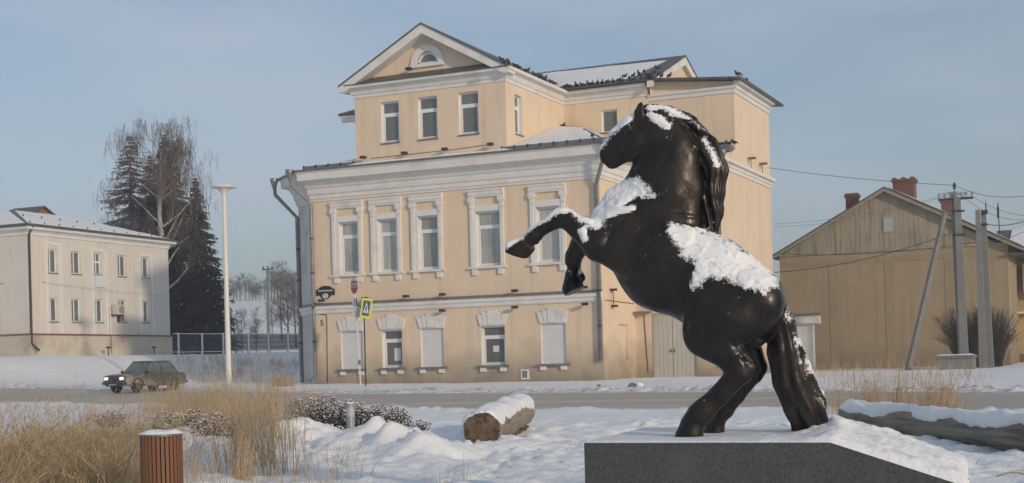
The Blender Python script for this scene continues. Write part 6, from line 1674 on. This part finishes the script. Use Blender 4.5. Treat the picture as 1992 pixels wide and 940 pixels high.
# ------------------------------------------------------------------ dried flower shrubs with snow caps
M_head = mat('dead_flower_brown', (.055, .035, .025), (.12, .07, .05), scale=9, rough=.9)
M_stem = mat('dark_stem', (.06, .045, .03), (.12, .09, .06), scale=9, rough=.9)
def shrub_parts(seed, R, H, heads):
    r = random.Random(seed); st, hd, sn = MB(), MB(), MB()
    for k in range(heads):
        a = r.uniform(0, 2 * PI); q = math.sqrt(r.random()) * R; h = H * (1 - .35 * (q / R) ** 2) * r.uniform(.45, 1.05)
        x, y = q * math.cos(a), q * math.sin(a); s = r.uniform(.010, .027)
        st.tube([(x * .45, y * .45, -.05), (x * .8, y * .8, h * .6), (x, y, h)], [.006, .005, .003], 3, caps=False)
        hd.ell((x, y, h), (s, s, s * .85), 6, 4); 
        for _ in range(4):
            f = r.uniform(.3, .95); lx, ly, lz = x * (.45 + .55 * f) + r.uniform(-.04, .04), y * (.45 + .55 * f) + r.uniform(-.04, .04), h * f; a2 = r.uniform(0, 6.3); l = r.uniform(.02, .05)
            hd.add([(lx, ly, lz), (lx + l * math.cos(a2) - .012 * math.sin(a2), ly + l * math.sin(a2) + .012 * math.cos(a2), lz - .01), (lx + 1.7 * l * math.cos(a2), ly + 1.7 * l * math.sin(a2), lz - r.uniform(.0, .05)), (lx + l * math.cos(a2) + .012 * math.sin(a2), ly + l * math.sin(a2) - .012 * math.cos(a2), lz - .012)], [(0, 1, 2, 3)])
            if r.random() < .35: sn.ell((lx + l * math.cos(a2), ly + l * math.sin(a2), lz + .008), (.022, .018, .012), 5, 3, a2)
        if r.random() < .8: sn.ell((x + r.uniform(-.4, .4) * s, y + r.uniform(-.4, .4) * s, h + s * .6), (s * r.uniform(.9, 1.4), s * r.uniform(.8, 1.2), s * r.uniform(.5, .9)), 6, 4, r.uniform(0, 3))
    return st, hd, sn
def shrub(seed, p, R, H, heads, label, protos={}):
    t = thing('snowy_shrub', label, 'shrub', p, 'dried flower shrubs in the snow')
    st, hd, sn = shrub_parts(seed, R, H, heads)
    for mb, n, m in ((st, 'stems', M_stem), (hd, 'flower_heads', M_head), (sn, 'snow_caps', M_snow)):
        mb.v = [(x + p[0], y + p[1], z + p[2]) for x, y, z in mb.v]; mb.build(n, m, t, smooth=n == 'snow_caps', kind='stuff')
SH = [(325, 880, .6, .85, 190, 'snowy dark shrub just right of the litter bin top'), (378, 884, .65, .9, 240, 'dense snow dotted shrub second from the litter bin'), (425, 888, .6, .85, 210, 'snow dotted shrub behind the tall golden grass, third from the bin'),
      (213, 832, .55, .55, 90, 'small brown shrub in the snow left of the bin beyond the grass'), (335, 826, .8, .35, 110, 'low spreading snowy shrub behind the bin'),
      (590, 815, .6, .72, 130, 'brown headed shrub at the left end of the row by the bollard'), (632, 828, .65, .85, 190, 'tallest shrub of white capped brown heads left of the bollard'), (672, 836, .55, .80, 160, 'white capped shrub directly behind the bollard'),
      (706, 838, .55, .72, 150, 'white capped shrub touching the bollard on its right'), (742, 840, .5, .72, 120, 'dark snowy shrub two plants right of the bollard'), (772, 843, .42, .70, 90, 'upright dark shrub near the right end of the row'), (806, 846, .45, .36, 60, 'lowest dark shrub at the right end of the row'),
      (640, 862, .6, .40, 130, 'low grey shrub in front of the bollard row'), (560, 850, .7, .55, 130, 'grey green snowy shrub inside the tall grass')]
for i, (u, v, R_, H_, n_, lab) in enumerate(SH):
    shrub(300 + i, ground(u, v), R_ * .95, H_ * .95, int(n_ * 1.7), lab)
# bare bush by the utility poles
M_bush = mat('bare_bush_twig', (.045, .035, .03), (.08, .065, .055), scale=4, rough=.9)
def twig_bush(name, label, p, R, H, n, seed, m=M_bush, rad=.012):
    r = random.Random(seed); mb = MB()
    for k in range(n):
        a = r.uniform(0, 2 * PI); l = R * r.uniform(.3, 1); h = H * r.uniform(.5, 1.05) * (1 - .3 * l / R)
        b = np.array([r.uniform(-.3, .3) * R, r.uniform(-.2, .2) * R, -.1]); e = np.array([l * math.cos(a), l * math.sin(a) * .7, h])
        mid = (b + e) / 2 + np.array([0, 0, .12 * H]) + np.array([r.uniform(-.1, .1), r.uniform(-.1, .1), 0])
        mb.tube([b + p, mid + p, e + p], [rad, rad * .7, rad * .25], 3, caps=False)
        for _ in range(4):
            t = r.uniform(.35, .95); q = mid + (e - mid) * max(0, (t - .5) * 2) if t > .5 else b + (mid - b) * t * 2
            w = q + np.array([r.uniform(-.4, .4), r.uniform(-.3, .3), r.uniform(.15, .6)]) * .6
            mb.tube([q + p, w + p], [rad * .5, rad * .2], 3, caps=False)
    t = thing(name, label, 'bush', p)
    mb.build('twigs', m, t, kind='stuff')
p = onY(1885, 705, 74.5); p[2] = float(terrain(p[0], p[1])); twig_bush('bare_bush', 'dark bare bush of upright twigs around the concrete poles', p, 1.9, 3.7, 420, 5, rad=.016)
p = onY(1932, 705, 74.8); p[2] = float(terrain(p[0], p[1])); twig_bush('bare_bush', 'dense dark bare bush right of the paired poles', p, 1.5, 3.5, 420, 6, rad=.016)

# ------------------------------------------------------------------ trees
M_spruce = mat('spruce_needles', (.030, .026, .020), (.060, .050, .038), scale=1.1, rough=.9, spec=.2, c3=(.07, .05, .035), s3=.5, lo3=.5, hi3=.75)
M_trunk = mat('dark_bark', (.05, .04, .033), (.09, .075, .06), scale=3, rough=.95)
M_birch = mat('birch_bark', (.48, .46, .43), (.58, .56, .52), scale=3, rough=.8, c3=(.08, .07, .06), s3=2.2, lo3=.58, hi3=.66, stretch=(1, 1, 2.5))
M_btwig = mat('birch_twigs', (.085, .065, .055), (.14, .11, .095), scale=2, rough=.9)
def conifer(label, p, H, R, seed, levels=46, per=11, twigs=15, droop=.35, dens=1.0, sparse=False, bare=.06, snow=0.0, m=M_spruce, lean=(0, 0)):
    r = np.random.RandomState(seed)
    t = thing('spruce_tree' if not sparse else 'larch_tree', label, 'tree', p)
    mb = MB(); mb.tube([(p[0], p[1], p[2] - .5), (p[0] + lean[0] * .5, p[1], p[2] + H * .5), (p[0] + lean[0], p[1] + lean[1], p[2] + H * .99)], [H * .016, H * .010, .02], 7); mb.build('trunk', M_trunk, t)
    br = MB(); V = []; Q = []; SV = []; SQ = []
    for i in range(levels):
        z = bare + (1 - bare) * (i + r.rand()) / levels
        prof = (1 - z) ** .80 * (1.0 if z > .12 else .8 + z * 1.6)
        for j in range(max(3, int(per * (1 - .5 * z)))):
            L_ = R * prof * r.uniform(.62, 1.12) + .04; a = r.uniform(0, 2 * PI); ca, sa = math.cos(a), math.sin(a)
            o = np.array([p[0] + lean[0] * z, p[1] + lean[1] * z, p[2] + H * z])
            dr = droop * r.uniform(.5, 1.3)
            def at(s): return o + np.array([ca * L_ * s, sa * L_ * s, -dr * L_ * (s ** 1.3) + .22 * L_ * max(0, s - .65)])
            if sparse or j % 3 == 0: br.tube([at(0), at(.5), at(1)], [.028 + .006 * L_, .018, .008], 3, caps=False)
            nt_ = max(4, int(twigs * dens * (.4 + L_ / R)))
            for k in range(nt_):
                s = r.uniform(.12, 1.02); q = at(s); l = r.uniform(.22, .55) * (1.2 - .4 * s) * (.25 + .75 * min(1, (1 - z) * 3.0)); b = a + r.choice([-1, 1]) * r.uniform(.3, 1.3)
                dx, dy = math.cos(b), math.sin(b); e = q + np.array([dx * l * .8, dy * l * .8, -l * r.uniform(.25, .9)]); w = (.036 if sparse else .065) * r.uniform(.7, 1.5)
                n_ = np.array([-dy, dx, 0]) * w
                tgt, tq = (SV, SQ) if (snow and r.rand() < snow * (1.3 - z) and ca > -.2) else (V, Q)
                k0 = len(tgt); mid = (q + e) / 2 + [0, 0, .05]
                tgt += [q - n_ * .5, q + n_ * .5, mid + n_, e, mid - n_]; tq += [(k0, k0 + 1, k0 + 2, k0 + 4), (k0 + 4, k0 + 2, k0 + 3, k0 + 3)]
    br.build('branches', M_trunk, t, kind='stuff')
    Q3 = [q for q in Q]
    V = np.array(V); mq = MB(); mq.v = [tuple(v) for v in V]; mq.f = [q if q[2] != q[3] else q[:3] for q in Q]
    mq.build('needles', m, t, kind='stuff')
    if SV:
        ms = MB(); ms.v = [tuple(v) for v in SV]; ms.f = [q if q[2] != q[3] else q[:3] for q in SQ]; ms.build('snow_clumps', M_snow, t, kind='stuff')
    return t
def tree_at(u, v_top, d, v_base=650):
    p = atD(u, v_base, d); z = float(terrain(p[0], p[1])); top = atD(u, v_top, d)[2]
    return np.array([p[0], p[1], z]), top - z
p, H = tree_at(330, 262, 108); conifer('tall dark spruce behind the birch, widest of the group', p, H, 5.0, 1, levels=92, per=20, twigs=34, droop=.42)
p, H = tree_at(388, 345, 104); conifer('shorter pointed spruce at the right of the group with snow on its lower boughs', p, H, 3.1, 2, levels=80, per=19, twigs=32, droop=.4, snow=.015)
p, H = tree_at(262, 262, 114); conifer('airy larch with long drooping boughs, left of the birch', p, H, 6.4, 3, levels=66, per=13, twigs=56, droop=.30, sparse=True, m=M_btwig, bare=.15)
p, H = tree_at(300, 300, 116); conifer('dark spruce half hidden between the larch and the birch', p, H, 4.3, 4, levels=74, per=18, twigs=30, droop=.42)
def branchy(mb, tw, p, d, L_, r0, depth, r, up=.15, droop=0.0, spread=.55, split=(2, 4), minr=.008):
    n = 4; pts = [np.array(p)]; dd = np.array(d, float)
    for i in range(n):
        dd = dd + r.randn(3) * .10 + np.array([0, 0, up * .2 - droop * .3 * (i / n)]); dd /= np.linalg.norm(dd); pts.append(pts[-1] + dd * L_ / n)
    rad = [max(minr * .5, r0 * (1 - .62 * i / n)) for i in range(n + 1)]
    (mb if r0 > .035 else tw).tube(pts, rad, 6 if r0 > .06 else 3, caps=False)
    if depth == 0: return [pts[-1]]
    ends = []
    for i in range(1, n + 1):
        for _ in range(r.randint(*split) if i > 1 else r.randint(0, 2)):
            q = pts[i]; v = r.randn(3); v -= dd * (v @ dd); v /= np.linalg.norm(v) + 1e-6; nd = dd * (1 - spread * .5) + v * spread; nd /= np.linalg.norm(nd)
            ends += branchy(mb, tw, q, nd, L_ * r.uniform(.42, .68), rad[i] * r.uniform(.5, .72), depth - 1, r, up, droop, spread, split, minr)
    return ends
# birch in front: pale trunk, curved limbs, long hanging twigs
p, H = tree_at(322, 270, 101, 660)
t = thing('birch_tree', 'bare white trunked birch with hanging twigs in front of the dark spruces', 'tree', p)
r = np.random.RandomState(11)
mb, tw = MB(), MB()
tr_pts = [p + [0, 0, -.5], p + [-.1, 0, H * .25], p + [.05, 0, H * .45], p + [-.25, 0, H * .65], p + [-.1, 0, H * .82], p + [.1, 0, H * .97]]
mb.tube(tr_pts, [.27, .23, .20, .15, .10, .03], 8)
ends = []
for k in range(30):
    s = r.uniform(.30, .97); i = min(4, int(s * 5)); q = tr_pts[i] + (tr_pts[i + 1] - tr_pts[i]) * (s * 5 - i); a = r.uniform(0, 2 * PI); rise = r.uniform(.35, 1.2)
    L_ = H * r.uniform(.14, .26) * (1.25 - .7 * s)
    d = np.array([math.cos(a), math.sin(a) * .7, rise]); d /= np.linalg.norm(d)
    ends += branchy(mb, tw, q, d, L_, .085 * (1.2 - .75 * s), 2, r, up=.22, spread=.5, split=(1, 3))
# two long low limbs reaching right over the spruce
for (s, dx, dz, l) in ((.30, 1.0, .35, 2.6), (.46, .9, .85, 2.3), (.38, -.8, .9, 3.4)):
    q = p + [0, 0, H * s]; ends += branchy(mb, tw, q, np.array([dx, -.25, dz]) / math.hypot(dx, dz), l, .10, 2, r, up=.25, spread=.45, split=(1, 3))
hang = MB()
for e in ends:
    if e[2] < p[2] + H * .52 and r.rand() < .6: continue
    for _ in range(3):
        l = r.uniform(.5, 1.5) * (1.1 if e[2] > p[2] + H * .65 else .6); x = e + r.randn(3) * .15; x[2] = min(x[2], p[2] + H * 1.08)
        hang.tube([x, x + [r.randn() * .12, r.randn() * .12, -l * .45], x + [r.randn() * .15, r.randn() * .15, -l]], [.013, .011, .006], 3, caps=False)
mb.build('trunk', M_birch, t, smooth=True); tw.build('branches', M_btwig, t, kind='stuff'); hang.build('hanging_twigs', M_btwig, t, kind='stuff')
# far bare trees on the rise and between it and the fence
M_far = mat('far_bark', (.075, .062, .055), (.12, .10, .09), scale=1, rough=.95)
protos = []
for s in range(5):
    r = np.random.RandomState(40 + s); mb, tw = MB(), MB()
    H = 10.0
    mb.tube([(0, 0, -.6), (.1, 0, H * .4), (0, .1, H * .75), (.05, 0, H)], [.2, .15, .08, .02], 5, caps=False)
    for k in range(26):
        q = r.uniform(.25, .98); a = r.uniform(0, 2 * PI); d = np.array([math.cos(a), math.sin(a), r.uniform(.4, 1.3)]); d /= np.linalg.norm(d)
        branchy(mb, tw, np.array([.05, .05, H * q]), d, H * r.uniform(.16, .32) * (1.2 - .6 * q), .07 * (1.15 - .8 * q), 2, r, up=.2, spread=.6, split=(1, 4), minr=.022)
    protos.append((mb, tw))
pm = []
for mb, tw in protos:
    a = bpy.data.meshes.new('trunk'); a.from_pydata(mb.v, [], mb.f); a.materials.append(M_far)
    b = bpy.data.meshes.new('twigs'); b.from_pydata(tw.v, [], tw.f); b.materials.append(M_far); pm.append((a, b))
def far_tree(p, H, k, label, group, wide=1.0):
    t = thing('bare_tree', label, 'tree', p, group)
    for me, n in zip(pm[k], ('trunk', 'crown')):
        o = bpy.data.objects.new(n, me); COL.objects.link(o); o.parent = t
        if n == 'crown': o['kind'] = 'stuff'
    s = H / 10.0; t.scale = (s * wide, s * wide, s); t.rotation_euler = (0, 0, rng.uniform(0, 6))
rng = random.Random(77)
tops = [(455, 545), (468, 541), (479, 538), (492, 540), (506, 552), (516, 545), (529, 528), (541, 518), (552, 517), (562, 528), (574, 532), (583, 534), (461, 552), (486, 548), (535, 535), (547, 530), (569, 540), (498, 560), (445, 548), (430, 552)]
for i, (u, v) in enumerate(tops):
    d = 285 + rng.uniform(0, 40); p = atD(u, 606, d); p[2] = float(terrain(p[0], p[1])); H = atD(u, v, d)[2] - p[2]
    far_tree(p, H, i % 5, 'hazy bare tree in the far row along the top of the snowy rise', 'far trees on the rise', 1.15)
for i, (u, v, d, vt) in enumerate(((548, 640, 175, 560), (560, 650, 165, 556), (575, 650, 160, 552), (585, 650, 168, 560), (530, 648, 180, 590), (470, 655, 150, 612), (498, 655, 150, 606), (455, 655, 155, 610))):
    p = atD(u, v, d); p[2] = float(terrain(p[0], p[1])); H = atD(u, vt, d)[2] - p[2]
    far_tree(p, max(2.5, H), (i + 2) % 5, ['dark bare tree left of the far pole group, tallest but one at the house corner', 'dark bare tree beside the house corner, third from the drainpipe', 'dark bare tree beside the house corner, second from the drainpipe', 'dark bare tree beside the house corner, partly behind the drainpipe', 'bare tree just right of the distant pole above the fence', 'small bare bushy tree right of the lamp post above the fence', 'small bare bushy tree left of the distant pole above the fence', 'small bare bushy tree just behind the lamp post above the fence'][i], 'trees on the slope', .9)

# ------------------------------------------------------------------ winter air
hz = MB(); hz.box(-1520, 1520, -220, 1520, -1.2, 46)
M_haze = bpy.data.materials.new('haze'); M_haze.use_nodes = True
n = M_haze.node_tree.nodes; n.remove(n['Principled BSDF']); pv = n.new('ShaderNodeVolumePrincipled')
pv.inputs['Color'].default_value = (.90, .94, 1.0, 1); pv.inputs['Density'].default_value = HAZE; pv.inputs['Anisotropy'].default_value = 0.2
M_haze.node_tree.links.new(pv.outputs[0], n['Material Output'].inputs['Volume'])
if HAZE > 0:
    hz.build('haze', M_haze, None, kind='stuff')
